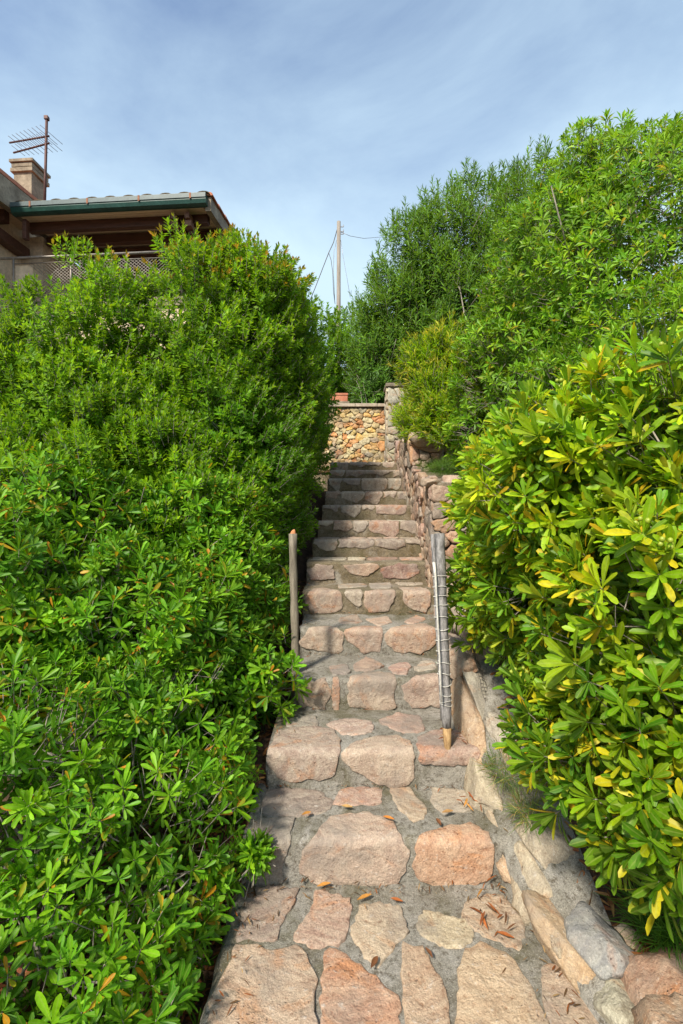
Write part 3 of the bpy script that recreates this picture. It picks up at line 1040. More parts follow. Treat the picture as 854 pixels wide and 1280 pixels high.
# ------------------------------------------------------------------ stake and wrapped poles
st = empty('wooden_stake', (-.30, 3.0, .45))
tag(st, 'weathered grey wooden stake with a broken reddish top left of the stairs', 'stake')
p0, p1 = Vector((-.292, 3.02, .36)), P(367.5, 667, 3.05)
pts = [p0 + (p1 - p0) * t + Vector((0.006 * math.sin(t * 5), 0.004 * math.cos(t * 4), 0)) for t in np.linspace(0, 1, 14)]
link('shaft', tubes([(pts, [0.0245 + 0.0025 * math.sin(i * 2.1) for i in range(14)])], 14), st, M_STAKE)
tp = pts[-1]
V, Fc = [], []
for k in range(12):
    q = 2 * math.pi * k / 12
    V.append(tp + Vector((0.0215 * math.cos(q), 0.0215 * math.sin(q), -0.004)))
for k in range(12):
    q = 2 * math.pi * k / 12
    V.append(tp + Vector((0.014 * math.cos(q), 0.014 * math.sin(q), 0.016 + 0.014 * mnoise.noise(Vector((k * 1.7, 2, 3))) + 0.012 * math.cos(q - .6))))
V.append(tp + Vector((0.002, 0, 0.012)))
for k in range(12):
    Fc.append((k, (k + 1) % 12, 12 + (k + 1) % 12, 12 + k))
    Fc.append((12 + k, 12 + (k + 1) % 12, 24))
link('broken_top', mesh_from(V, Fc, False), st, M_STAKE_TOP)

pb = empty('wrapped_pole', (.535, 2.46, .385))
tag(pb, 'pair of dark grey poles bound with white ties leaning on the right wall', 'poles')
b0, b1 = P(560, 944, 2.44), P(549.5, 667, 2.56)
ax = (b1 - b0)
pp = [b0 + ax * t for t in np.linspace(0.0, 1, 18)]
rad = [0.014 + 0.012 * min(1, i / 3.0) + 0.0012 * math.sin(i * 1.9) for i in range(18)]
link('pole', tubes([(pp[2:], rad[2:])], 16), pb, M_POLE)
link('pole_tip', tubes([([pp[0], pp[0] * .5 + pp[1] * .5, pp[1], pp[2] + ax * 0.002], [rad[0] * .8, rad[0] * 1.15, rad[1] * 1.02, rad[2] + .0006])], 14), pb, M_POLE_TIP)
c0, c1 = P(553.5, 900, 2.50), P(541, 668, 2.62)
q2 = [c0 + (c1 - c0) * t for t in np.linspace(0, 1, 10)]
link('thin_pole', tubes([(q2, [0.011] * 10)], 12), pb, M_POLE)


def pole_at(t):
    return b0 + ax * t, 0.0272


tie_y = [723, 736, 748, 760, 774, 789, 803, 816, 831, 844, 858, 870, 878, 882]
for ty in tie_y:
    t = (944 - ty) / (944 - 667)
    c, r = pole_at(t)
    s = (944 - ty) / (944 - 667)
    tc = max(0.0, (900 - ty) / (900 - 668))
    c2 = c0 + (c1 - c0) * tc
    ring = []
    up = ax.normalized()
    e1 = up.cross(Vector((0, 1, 0))).normalized()
    e2 = up.cross(e1)
    rr = 0.0300
    mid = c
    off = 0.0
    for k in range(19):
        q = 2 * math.pi * k / 18
        ring.append(mid + e1 * (rr + off) * math.cos(q) + e2 * rr * math.sin(q) + up * (0.006 * math.sin(q + ty) + 0.002 * math.sin(3 * q + ty * 2)))
    link('tie', tubes([(ring, random.uniform(.0016, .0024))], 6), pb, M_ROPE)
    if ty < 850 and c2 is not None:
        ring = [c2 + e1 * 0.015 * math.cos(2 * math.pi * k / 12) + e2 * 0.015 * math.sin(2 * math.pi * k / 12) for k in range(13)]
        link('tie', tubes([(ring, 0.0024)], 6), pb, M_ROPE)
# white flat strip laid along the pair, with a loop at its top
sp = [P(542.5, 703, 2.52), P(544.5, 720, 2.50), P(546.5, 760, 2.475), P(548.5, 800, 2.455), P(550.5, 850, 2.43), P(552, 878, 2.415)]
link('strip', tubes([(sp, [0.009, 0.006, 0.0045, 0.004, 0.004, 0.0035])], 8), pb, M_ROPE)

# ------------------------------------------------------------------ leaves
def leaf_template(sections, widths, fold, curl, droop=0.0):
    V, UV, Q = [], [], []
    for t, w in zip(sections, widths):
        z = -curl * t * t + droop * t
        for sx, ux in ((-1, 0.0), (0, 0.5), (1, 1.0)):
            V.append((sx * w, t, z + (fold * w if sx else 0)))
            UV.append((ux, t))
    for i in range(len(sections) - 1):
        a = i * 3
        Q += [(a, a + 1, a + 4, a + 3), (a + 1, a + 2, a + 5, a + 4)]
    return np.array(V), np.array(UV), np.array(Q)


OBO = ([0, .18, .42, .68, .88, 1.0], [.020, .042, .092, .124, .104, .02])
OBO_M = ([0, .40, .80, 1.0], [.022, .092, .132, .062])
ELL_M = ([0, .35, .7, 1.0], [.025, .155, .15, .02])
LAN_M = ([0, .3, .65, 1.0], [.02, .085, .075, .01])
NAR_M = ([0, .45, .78, 1.0], [.02, .085, .115, .02])
TPL = {
    'obo': [leaf_template(*OBO, f, c) for f, c in ((.35, .08), (.25, .18), (.55, .0), (.3, .32), (.15, .10), (.5, -.10))],
    'obo_m': [leaf_template(*OBO_M, f, c) for f, c in ((.35, .08), (.25, .2), (.4, .0))],
    'nar': [leaf_template(*NAR_M, f, c) for f, c in ((.35, .06), (.25, .18), (.4, -.05))],
    'ell': [leaf_template(*ELL_M, f, c) for f, c in ((.3, .1), (.2, .2))],
    'lan': [leaf_template(*LAN_M, f, c) for f, c in ((.3, .1), (.2, .25), (.3, .0))],
    'four': [(np.array([(0, 0, 0), (w, .58, .05), (0, 1, -.10 - c), (0, .55, -c * .4), (-w, .58, .05)]), np.array([(.5, 0), (1, .58), (.5, 1), (.5, .55), (0, .58)]), np.array([(0, 1, 2, 3), (0, 3, 2, 4)])) for w, c in ((.135, .02), (.15, .10), (.12, -.06))],
    'slim': [(np.array([(0, 0, 0), (w, .48, .04), (0, 1, -.12 - c), (0, .46, -c * .4), (-w, .48, .04)]), np.array([(.5, 0), (1, .48), (.5, 1), (.5, .46), (0, .48)]), np.array([(0, 1, 2, 3), (0, 3, 2, 4)])) for w, c in ((.085, .03), (.10, .14), (.08, -.02))],
    'let': [(np.array([(0, 0, 0), (-.2, .5, .04), (0, 1, -.06), (.2, .5, .04)]), np.array([(.5, 0), (0, .5), (.5, 1), (1, .5)]), np.array([(0, 3, 2, 1)]))],
    'bla': [(np.array([(-.012, 0, 0), (.012, 0, 0), (.012, .55, -.05), (-.012, .55, -.05), (0, 1, -.3)]), np.array([(.2, 0), (.8, 0), (.8, .6), (.2, .6), (.5, 1)]), np.array([(0, 1, 2, 3), (3, 2, 4, 4)]))],
}


class Leaves:
    def __init__(self):
        self.pos, self.R, self.sc, self.tp, self.tint = [], [], [], [], []

    def add(self, pos, R, sc, tint, nt):
        self.pos.append(pos); self.R.append(R); self.sc.append(sc); self.tint.append(tint)
        self.tp.append(rng.integers(0, nt, len(pos)))

    def cat(self):
        return (np.concatenate(self.pos), np.concatenate(self.R), np.concatenate(self.sc), np.concatenate(self.tint), np.concatenate(self.tp))


def frames(d, n):
    """Columns x (across), y (along the leaf), z (upper side)."""
    d = d / np.linalg.norm(d, axis=1, keepdims=True)
    z = n - (n * d).sum(1, keepdims=True) * d
    l = np.linalg.norm(z, axis=1, keepdims=True)
    z = np.where(l > 1e-4, z / np.maximum(l, 1e-4), np.array([[0, 0, 1.0]]))
    x = np.cross(d, z)
    return np.stack([x, d, z], axis=2)


def whorls(L_, p, a, nl, tilt, length, tints, tpl, yellow=0.0, ycols=None, wob=0.25, gt=None):
    """Rosettes at points p with axes a: nl leaves each, outer ones tilted further out."""
    M = len(p)
    if M == 0:
        return
    a = a / np.linalg.norm(a, axis=1, keepdims=True)
    ref = np.where(np.abs(a[:, 2:3]) > 0.9, np.array([[1.0, 0, 0]]), np.array([[0, 0, 1.0]]))
    e1 = np.cross(a, ref); e1 /= np.linalg.norm(e1, axis=1, keepdims=True)
    e2 = np.cross(a, e1)
    i = np.arange(nl)
    t = i / max(nl - 1, 1)
    phi = i[None, :] * 2.39996 + rng.uniform(0, 6.28, (M, 1)) + rng.normal(0, wob, (M, nl))
    th = np.radians(tilt[0] + (tilt[1] - tilt[0]) * t)[None, :] + rng.normal(0, wob * .7, (M, nl))
    rad = e1[:, None, :] * np.cos(phi)[..., None] + e2[:, None, :] * np.sin(phi)[..., None]
    d = a[:, None, :] * np.cos(th)[..., None] + rad * np.sin(th)[..., None]
    up = a[:, None, :] * np.sin(th)[..., None] - rad * np.cos(th)[..., None]
    up = up + rng.normal(0, .22, up.shape)
    pos = p[:, None, :] - a[:, None, :] * (0.02 * t * length[1] / .07)[None, :, None] + rad * 0.003
    sc = rng.uniform(length[0], length[1], (M, nl)) * (0.62 + 0.38 * np.sin(np.pi * (0.25 + 0.6 * t)))[None, :]
    sc = sc * rng.uniform(.66, 1.2, (M, 1))
    base = np.array(tints)
    w = rng.random((M, 1, 1))
    k = rng.integers(0, len(base), (M, nl))
    k0 = rng.integers(0, len(base), (M, 1))
    c = base[k] * .45 + base[k0] * .55
    c = c * rng.uniform(.75, 1.25, (M, nl, 1))
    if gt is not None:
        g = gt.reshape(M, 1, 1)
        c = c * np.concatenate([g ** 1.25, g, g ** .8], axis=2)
    if yellow > 0:
        ym = rng.random((M, 1)) * rng.random((M, 1))
        m = rng.random((M, nl)) < yellow * (0.35 + 1.5 * t[None, :]) * (0.3 + 2.8 * ym)
        yc = np.array(ycols)[rng.integers(0, len(ycols), (M, nl))]
        c = np.where(m[..., None], yc * rng.uniform(.8, 1.2, (M, nl, 1)), c)
    d, up = d.reshape(-1, 3), up.reshape(-1, 3)
    L_.add(pos.reshape(-1, 3), frames(d, up), sc.ravel(), c.reshape(-1, 3), len(TPL[tpl]))


def leaves_mesh(name, data, tpl, idx=None):
    pos, R, sc, tint, tp = data
    if idx is not None:
        pos, R, sc, tint, tp = pos[idx], R[idx], sc[idx], tint[idx], tp[idx]
    Vs, Us, Cs, Qs = [], [], [], []
    off = 0
    for k, (tv, tu, tq) in enumerate(TPL[tpl]):
        m = tp == k
        n = int(m.sum())
        if not n:
            continue
        v = np.einsum('nij,vj->nvi', R[m], tv) * sc[m][:, None, None] + pos[m][:, None, :]
        nv = len(tv)
        Vs.append(v.reshape(-1, 3))
        q = tq[None] + (np.arange(n) * nv)[:, None, None] + off
        Qs.append(q.reshape(-1, tq.shape[1]))
        Us.append(np.tile(tu, (n, 1)))
        Cs.append(np.repeat(tint[m], nv, axis=0))
        off += n * nv
    V, Q, U, C = np.concatenate(Vs), np.concatenate(Qs), np.concatenate(Us), np.concatenate(Cs)
    me = bpy.data.meshes.new(name)
    tri = None
    if tpl == 'bla':                                  # blades end in a triangle
        t = Q[:, 2] == Q[:, 3]
        cnt = np.where(Q[:, 3] == Q[:, 2], 3, 4)
        flat = np.concatenate([q[:c] for q, c in zip(Q, cnt)])
    else:
        cnt = np.full(len(Q), 4)
        flat = Q.ravel()
    me.vertices.add(len(V)); me.vertices.foreach_set('co', V.ravel().astype(np.float32))
    me.loops.add(len(flat)); me.loops.foreach_set('vertex_index', flat.astype(np.int32))
    me.polygons.add(len(cnt))
    st_ = np.r_[0, np.cumsum(cnt)[:-1]]
    me.polygons.foreach_set('loop_start', st_.astype(np.int32))
    me.polygons.foreach_set('use_smooth', np.ones(len(cnt), bool))
    me.update(calc_edges=True)
    at = me.color_attributes.new('tint', 'FLOAT_COLOR', 'POINT')
    at.data.foreach_set('color', np.c_[C, np.ones(len(C))].astype(np.float32).ravel())
    uv = me.uv_layers.new(name='UVMap')
    uv.data.foreach_set('uv', U[flat].astype(np.float32).ravel())
    return me


def leaf_parts(root, data, tpl, count, mat, ntint=14):
    """The largest-showing leaves become objects of their own; returns the mask of the others."""
    pos, R, sc, tint, tp = data
    tip = pos + R[:, :, 1] * (sc * .55)[:, None]
    d = tip[:, 1]
    px = 427 + F * tip[:, 0] / np.maximum(d, .05)
    py = 640 - F * (tip[:, 2] - EYE[2]) / np.maximum(d, .05)
    inside = (px > -5) & (px < 860) & (py > -5) & (py < 1285) & (d > .2)
    view = np.array(EYE) - tip
    view /= np.linalg.norm(view, axis=1, keepdims=True)
    fac = np.abs((view * R[:, :, 2]).sum(1))
    score = np.where(inside, sc * np.sqrt(np.clip(fac, .05, 1)) / d, 0)
    # thin out hidden ones: keep one winner per 9-pixel cell
    cell = (np.floor(px / 9).astype(int) * 4000 + np.floor(py / 9).astype(int))
    order = np.argsort(d)
    first = np.zeros(len(d), bool)
    seen = set()
    for i in order:
        if inside[i] and cell[i] not in seen:
            seen.add(cell[i]); first[i] = True
    score = np.where(first, score, score * 0.2)
    pick = np.argsort(-score)[:count]
    # quantise tints so that alike leaves share one mesh
    ch = tint[pick]
    cents = ch[np.linspace(0, len(ch) - 1, ntint).astype(int)].copy()
    for _ in range(6):
        lab = np.argmin(((ch[:, None] - cents[None]) ** 2).sum(2), axis=1)
        for k in range(ntint):
            if (lab == k).any():
                cents[k] = ch[lab == k].mean(0)
    cache = {}
    for i, l in zip(pick, lab):
        vi = int((tp[i] * 2 + i % 2) % len(TPL['obo'])) if tpl == 'obo_m' else int(tp[i])
        key = (vi, int(l))
        if key not in cache:
            one = (np.zeros((1, 3)), np.eye(3)[None], np.ones(1), cents[l][None], np.array([vi]))
            me = leaves_mesh('leaf', one, 'obo' if tpl == 'obo_m' else tpl)
            me.materials.append(mat)
            cache[key] = me
        o = bpy.data.objects.new('leaf', cache[key])
        COL.objects.link(o)
        o.parent = root
        o.matrix_parent_inverse = root.matrix_basis.inverted()
        m = Matrix.Identity(4)
        for r in range(3):
            for c in range(3):
                m[r][c] = R[i, r, c] * sc[i]
            m[r][3] = pos[i, r]
        o.matrix_basis = m
    keep = np.ones(len(pos), bool)
    keep[pick] = False
    return keep


def surf_points(blobs, density, shell=(0.0, 0.0), lump=0.16, cull=-0.30, seed=0, zmin=None, lumpf=1.0):
    """Random points on the outside of a group of ellipsoids, with outward normals; those never seen are dropped."""
    P_, N_ = [], []
    thr = 0.62 if shell[1] < .05 else (0.30 if shell[1] < .6 else 0.0)
    for bi, (cx, cy, cz, rx, ry, rz) in enumerate(blobs):
        area = 4 * math.pi * (((rx * ry) ** 1.6 + (rx * rz) ** 1.6 + (ry * rz) ** 1.6) / 3) ** (1 / 1.6)
        n = int(area * density)
        v = rng.normal(0, 1, (n, 3)); v /= np.linalg.norm(v, axis=1, keepdims=True)
        r = np.array([rx, ry, rz])
        nn = v / r; nn /= np.linalg.norm(nn, axis=1, keepdims=True)
        c = np.array([cx, cy, cz])
        p0 = c + v * r
        f = 2.4 * lumpf
        lum = np.sin(p0[:, 0] * f * 2.1 + p0[:, 2] * f * 1.7 + bi) * np.sin(p0[:, 1] * f * 1.9 - p0[:, 2] * f * 1.3 + 1.3 * bi) + \
            .6 * np.sin(p0[:, 0] * f * 4.3 - p0[:, 1] * f * 3.7) * np.sin(p0[:, 2] * f * 4.9 + p0[:, 0] * f)
        k = 1 + lump * .55 * lum - rng.uniform(shell[0], shell[1], n)
        p = c + v * r * k[:, None]
        ok = np.ones(n, bool)
        for bj, b in enumerate(blobs):
            if bj == bi:
                continue
            q = (p - np.array(b[:3])) / np.array(b[3:])
            ok &= (q ** 2).sum(1) > thr
        view = np.array(EYE) - p
        dist = np.linalg.norm(view, axis=1)
        vd = (view / dist[:, None] * nn).sum(1)
        ok &= vd > cull
        ok &= p[:, 2] > ground_z(p[:, 0], p[:, 1]) + 0.03
        y = np.maximum(p[:, 1], 0.05)
        px = p[:, 0] / y * F
        ok &= (np.abs(px) < 427 + 260 + 60 / y) & (p[:, 1] > 0.35)
        P_.append(p[ok]); N_.append(nn[ok])
    return np.concatenate(P_), np.concatenate(N_)


def clump(p, n, m, spread, dome=0.6):
    """m shoots about each point, fanned over a dome so that the mass reads as tufts."""
    k = len(p)
    off = np.clip(rng.normal(0, 1, (k, m, 3)), -1.7, 1.7)
    off -= (off * n[:, None, :]).sum(2, keepdims=True) * n[:, None, :] * .85
    r2 = (off ** 2).sum(2, keepdims=True)
    q = p[:, None, :] + off * spread - n[:, None, :] * r2 * spread * dome * .6 + n[:, None, :] * rng.uniform(0, spread * 1.1, (k, 1, 1))
    a = n[:, None, :] + off * .5 + np.array([0, 0, .35])
    return q.reshape(-1, 3), a.reshape(-1, 3), np.repeat(rng.uniform(.72, 1.38, k), m)


def twigs_mesh(p, a, length, r):
    """Thin three-sided stems that end at points p."""
    a = a / np.linalg.norm(a, axis=1, keepdims=True)
    b = p - a * np.asarray(length)[:, None] + rng.normal(0, .012, p.shape)
    ref = np.array([[.3, .5, .8]])
    e1 = np.cross(a, ref); e1 /= np.linalg.norm(e1, axis=1, keepdims=True)
    e2 = np.cross(a, e1)
    V = []
    for base, rr in ((b, r * 1.5), (p, r)):
        for k in range(3):
            q = 2.094 * k
            V.append(base + (e1 * math.cos(q) + e2 * math.sin(q)) * rr)
    V = np.stack(V, axis=1).reshape(-1, 3)
    n = len(p)
    t = np.array([(0, 1, 4, 3), (1, 2, 5, 4), (2, 0, 3, 5)])
    Q = (t[None] + (np.arange(n) * 6)[:, None, None]).reshape(-1, 4)
    me = bpy.data.meshes.new('twigs')
    me.vertices.add(len(V)); me.vertices.foreach_set('co', V.ravel().astype(np.float32))
    me.loops.add(Q.size); me.loops.foreach_set('vertex_index', Q.ravel().astype(np.int32))
    me.polygons.add(len(Q))
    me.polygons.foreach_set('loop_start', np.arange(0, Q.size, 4).astype(np.int32))
    me.update(calc_edges=True)
    return me


def branches(root, blobs, count, base_pts, r0=0.012, seed=0, name='branch', reach=0.82):
    r = random.Random(seed)
    for i in range(count):
        b = r.choice(blobs)
        v = Vector((r.gauss(0, 1), r.gauss(-.6, .8), r.gauss(.3, .8))).normalized()
        tip = Vector((b[0] + v.x * b[3] * reach, b[1] + v.y * b[4] * reach, b[2] + v.z * b[5] * reach))
        base = Vector(r.choice(base_pts)) + Vector((r.uniform(-.06, .06), r.uniform(-.06, .06), 0))
        d = tip - base
        side_ = d.cross(Vector((r.gauss(0, 1), r.gauss(0, 1), r.gauss(0, 1)))).normalized()
        n = 9
        pts = [base + d * t + side_ * d.length * .10 * math.sin(t * 3.14 * r.uniform(.8, 1.3)) + Vector((r.uniform(-.012, .012), r.uniform(-.012, .012), d.length * .08 * math.sin(t * 3.1))) for t in np.linspace(0, 1, n)]
        paths_ = [(pts, [r0 * (1 - .78 * t) for t in np.linspace(0, 1, n)])]
        for _ in range(3):
            k = r.randint(3, 7)
            e = pts[k] + (Vector((r.gauss(0, 1), r.gauss(-.3, 1), r.gauss(.4, .8))).normalized()) * d.length * r.uniform(.15, .3)
            m = (pts[k] + e) / 2 + Vector((r.uniform(-.02, .02),) * 3)
            paths_.append(([pts[k], m, e], [r0 * .45, r0 * .35, r0 * .2]))
        link(name, tubes(paths_, 6), root, M_BARK)


G_A = [(0.0897, 0.2585, 0.0063), (0.1265, 0.3135, 0.0063), (0.1725, 0.352, 0.0081), (0.0805, 0.2475, 0.009)]
G_AY = [(.30, .30, .012), (.50, .30, .012), (.46, .19, .015), (.24, .28, .015)]
G_B = [(0.092, 0.264, 0.0072), (0.1323, 0.3135, 0.0072), (0.184, 0.3575, 0.009), (0.0713, 0.231, 0.0072)]
G_AYF = [(.30, .32, .012), (.44, .32, .012), (.24, .28, .015)]
G_D = [(0.0775, 0.228, 0.0072), (0.1063, 0.27, 0.0072), (0.15, 0.324, 0.009)]
G_E = [(0.11, 0.2538, 0.0063), (0.198, 0.324, 0.0063), (0.297, 0.3888, 0.0081), (0.0715, 0.2052, 0.0081), (0.143, 0.2808, 0.0063)]
G_EY = [(.46, .45, .012), (.56, .48, .012), (.58, .46, .012), (.38, .42, .012), (.58, .38, .014)]
G_F = [(0.1127, 0.2751, 0.0065), (0.153, 0.3221, 0.0065), (0.2093, 0.3623, 0.0081), (0.0805, 0.2281, 0.0081)]
G_C = [(0.1389, 0.3119, 0.0049), (0.1871, 0.3629, 0.0057), (0.2415, 0.3969, 0.0065), (0.0966, 0.2495, 0.0065)]
G_G = [(0.084, 0.216, 0.027), (0.108, 0.258, 0.027), (0.138, 0.3, 0.027), (0.06, 0.168, 0.0234)]

FOLIAGE_LOG = []


def pittosporum(name, blobs, base_pts, label, group, dens, nl, length, tints, yellow, ycols, tpl='obo_m', parts=0, spread=.09, m=5,
                fill=1.0, nbranch=8, r0=.012, tilt=(22, 98), cat='shrub', berries=0, seed=0, lump=.16, lumpf=1.0, zgrad=0.0):
    root = empty(name, base_pts[0])
    tag(root, label, cat, group)
    Lv = Leaves()
    p, n = surf_points(blobs, dens / m, lump=lump, lumpf=lumpf)
    q, a, gt = clump(p, n, m, spread)
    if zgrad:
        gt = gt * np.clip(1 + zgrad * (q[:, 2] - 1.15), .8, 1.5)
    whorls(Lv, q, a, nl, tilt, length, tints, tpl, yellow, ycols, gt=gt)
    p2, n2 = surf_points(blobs, dens * fill * .55, shell=(.10, .50), lump=lump, lumpf=lumpf)
    a2 = n2 * .6 + rng.normal(0, .55, n2.shape) + np.array([0, 0, .4])
    dk = [tuple(x for x in c) for c in tints]
    whorls(Lv, p2, a2, max(6, nl - 4), (30, 105), length, dk, tpl, yellow * .4, ycols)
    p3, n3 = surf_points(blobs, dens * .16, shell=(.40, .80), lump=lump, lumpf=lumpf, cull=-.5)
    a3 = n3 * .3 + rng.normal(0, .7, n3.shape)
    whorls(Lv, p3, a3, max(6, nl - 5), (30, 105), (length[0] * 1.1, length[1] * 1.15), tints, tpl)
    data = Lv.cat()
    keep = np.ones(len(data[0]), bool)
    if parts:
        keep = leaf_parts(root, data, tpl, parts, M_LEAF)
    f = link('foliage', leaves_mesh('foliage', data, tpl, keep), root, M_LEAF)
    tag(f, kind='stuff')
    allp, alla = np.concatenate([q, p2]), np.concatenate([a, a2])
    t = link('twigs', twigs_mesh(allp, alla, rng.uniform(.07, .2, len(allp)), 0.0016), root, M_BARK)
    tag(t, kind='stuff')
    branches(root, blobs, nbranch, base_pts, r0, seed)
    if berries:
        d = q[:, 1]
        px, py = 427 + F * q[:, 0] / d, 640 - F * (q[:, 2] - EYE[2]) / d
        ins = np.where((px > 570) & (px < 850) & (py > 390) & (py < 1100))[0]
        ins = rng.permutation(ins)[:berries]
        bm = bmesh.new(); bmesh.ops.create_icosphere(bm, subdivisions=2, radius=1)
        bme = bpy.data.meshes.new('berry'); bm.to_mesh(bme); bm.free()
        bme.polygons.foreach_set('use_smooth', [True] * len(bme.polygons)); bme.materials.append(M_BERRY)
        for i in ins:
            ai = Vector(a[i]).normalized()
            for _ in range(random.randint(3, 7)):
                o = bpy.data.objects.new('berry', bme)
                COL.objects.link(o)
                o.parent = root
                o.matrix_parent_inverse = root.matrix_basis.inverted()
                o.location = Vector(q[i]) + ai * random.uniform(.022, .045) + Vector((random.uniform(-1, 1), random.uniform(-1, 1), random.uniform(-1, 1))) * .013
                s = random.uniform(.0056, .0078)
                o.scale = (s, s, s * 1.1)
    FOLIAGE_LOG.append((name, len(data[0])))
    return root


def shootbush(name, blobs, base_pts, label, group, dens, levels, step, nl, length, tints, tpl, tilt, mat, fill=.8, upright=.8, tip_tints=None, tip_share=0.0,
              m=4, spread=.12, cat='shrub', nbranch=6, r0=.015, seed=0, lump=.18, lumpf=1.0, tip_test=None):
    """Shrub of leafy shoots: whorls of small leaves in levels along each shoot."""
    root = empty(name, base_pts[0])
    tag(root, label, cat, group)
    Lv = Leaves()
    allp, alla = [], []
    for layer in range(3):
        if layer == 0:
            p, n = surf_points(blobs, dens / m, lump=lump, lumpf=lumpf)
            p, a, gt = clump(p, n, m, spread)
        else:
            p, n = surf_points(blobs, dens * fill * .6, shell=(.10, .50), lump=lump, lumpf=lumpf)
            gt = np.ones(len(p))
            a = n + rng.normal(0, .4, n.shape)
            if layer == 2:
                p, n = surf_points(blobs, dens * .20, shell=(.40, .80), lump=lump, lumpf=lumpf, cull=-.5)
                a = n * .4 + rng.normal(0, .6, n.shape)
                gt = np.ones(len(p))
        a = a / np.linalg.norm(a, axis=1, keepdims=True)
        a = a * (1 - upright * .5) + np.array([0, 0, upright]) + rng.normal(0, .18, a.shape)
        a /= np.linalg.norm(a, axis=1, keepdims=True)
        grow = rng.uniform(.7, 1.25, (len(p), 1))
        for l in range(levels):
            q = p + a * (step * (l - levels * .5) * grow)
            tl = (tilt[0] + (tilt[1] - tilt[0]) * (1 - l / max(levels - 1, 1)))
            ts = tints
            whorls(Lv, q, a, nl, (tl - 8, tl + 8), (length[0] * (1 - .35 * l / levels) * (1.6 if layer == 2 else 1), length[1] * (1 - .35 * l / levels) * (1.6 if layer == 2 else 1)), ts, tpl, gt=gt * (.88 + .28 * l / levels))
        tops = p + a * (step * levels * .5 * grow)
        if tip_tints is not None and layer == 0:
            ok = rng.random(len(tops)) < tip_share
            if tip_test is not None:
                ok &= tip_test(tops)
            whorls(Lv, tops[ok], a[ok], 5, (10, 50), (length[0] * .7, length[1] * .8), tip_tints, tpl)
        if layer == 0:
            allp.append(tops); alla.append(a)
    data = Lv.cat()
    f = link('foliage', leaves_mesh('foliage', data, tpl), root, mat)
    tag(f, kind='stuff')
    allp, alla = np.concatenate(allp), np.concatenate(alla)
    t = link('twigs', twigs_mesh(allp, alla, np.full(len(allp), step * levels * 1.4), 0.0016), root, M_BARK)
    tag(t, kind='stuff')
    branches(root, blobs, nbranch, base_pts, r0, seed, reach=.85)
    FOLIAGE_LOG.append((name, len(data[0])))
    return root


LH = 'shrubs walling the left side of the stairs'
RH = 'shrubs massed on the right side of the stairs'

# left, from the viewer up the slope
pittosporum('pittosporum_shrub',
            [(-.98, 1.62, .02, .46, .44, .36), (-.80, 1.98, .18, .40, .40, .40), (-1.38, 1.98, .40, .52, .46, .50), (-.62, 1.44, -.12, .20, .22, .24), (-.92, 2.32, .42, .42, .4, .42)],
            [(-1.15, 1.95, -.1), (-.95, 1.7, -.15), (-1.3, 2.1, .0)],
            'low glossy green shrub with bare grey twigs in the bottom left corner', LH, 235, 12, (.050, .076), G_A, .06, G_AY,
            tpl='obo_m', parts=300, spread=.075, m=4, fill=.45, nbranch=30, r0=.010, seed=3, lump=.22, lumpf=1.6)
pittosporum('pittosporum_shrub',
            [(-1.32, 2.85, .72, .70, .55, .58), (-.86, 2.95, .55, .40, .45, .46), (-1.95, 2.75, .95, .66, .6, .60), (-.84, 3.55, .92, .42, .50, .58), (-.42, 2.83, .60, .13, .14, .20), (-1.15, 3.75, 1.35, .55, .5, .5), (-1.9, 3.25, 1.45, .5, .45, .42)],
            [(-1.2, 2.9, .15), (-1.5, 2.9, .2), (-.85, 3.2, .3)],
            'dark glossy shrub with some yellowing rosettes, beside the broken-topped wooden stake', LH, 270, 13, (.062, .086), G_B, .07, G_AY,
            tpl='obo_m', parts=300, spread=.09, m=5, fill=.8, nbranch=10, seed=5, lump=.22, lumpf=1.4)
shootbush('mastic_shrub',
          [(-2.35, 4.55, 2.05, 1.05, .95, 1.15), (-1.45, 4.9, 2.6, .95, .95, 1.42), (-1.55, 3.9, 1.55, .85, .65, .85), (-3.3, 5.0, 1.8, 1.1, 1.0, 1.1), (-2.3, 3.6, 1.3, .8, .6, .8), (-.95, 5.3, 3.0, .65, .8, 1.25), (-2.30, 4.6, 2.74, .78, .8, 1.0), (-1.02, 5.0, 3.1, .6, .7, .95), (-3.15, 4.6, 2.15, .8, .8, .98)],
          [(-1.6, 4.9, 1.3), (-2.3, 4.7, 1.2), (-2.9, 5.0, 1.3)],
          'tall bright green fine-leaved shrub with reddish shoot tips below the house balcony', LH, 205, 4, .034, 6, (.048, .076), G_C, 'let', (30, 85), M_LEAFLET,
          fill=.9, upright=.45, tip_tints=[(.42, .20, .02), (.38, .28, .02), (.22, .28, .015)], tip_share=.5, m=12, spread=.12, nbranch=9, r0=.02, seed=7, lump=.28, lumpf=1.25,
          tip_test=lambda t: t[:, 2] > 3.0 + .15 * t[:, 1])
shootbush('mastic_shrub',
          [(-.86, 4.55, 1.75, .52, .75, .95), (-.82, 5.7, 2.75, .62, .85, 1.25), (-.80, 5.8, 3.2, .48, .7, 1.1), (-.76, 6.7, 2.85, .52, .75, 1.0)],
          [(-.8, 4.8, .9), (-.8, 5.8, 1.5), (-.75, 6.6, 1.9)],
          'deep green overhanging shrub right against the upper stair edge', LH, 235, 4, .034, 6, (.048, .074), G_D, 'let', (30, 85), M_LEAFLET,
          fill=.9, upright=.3, m=10, spread=.12, nbranch=7, r0=.016, seed=9, lump=.22)
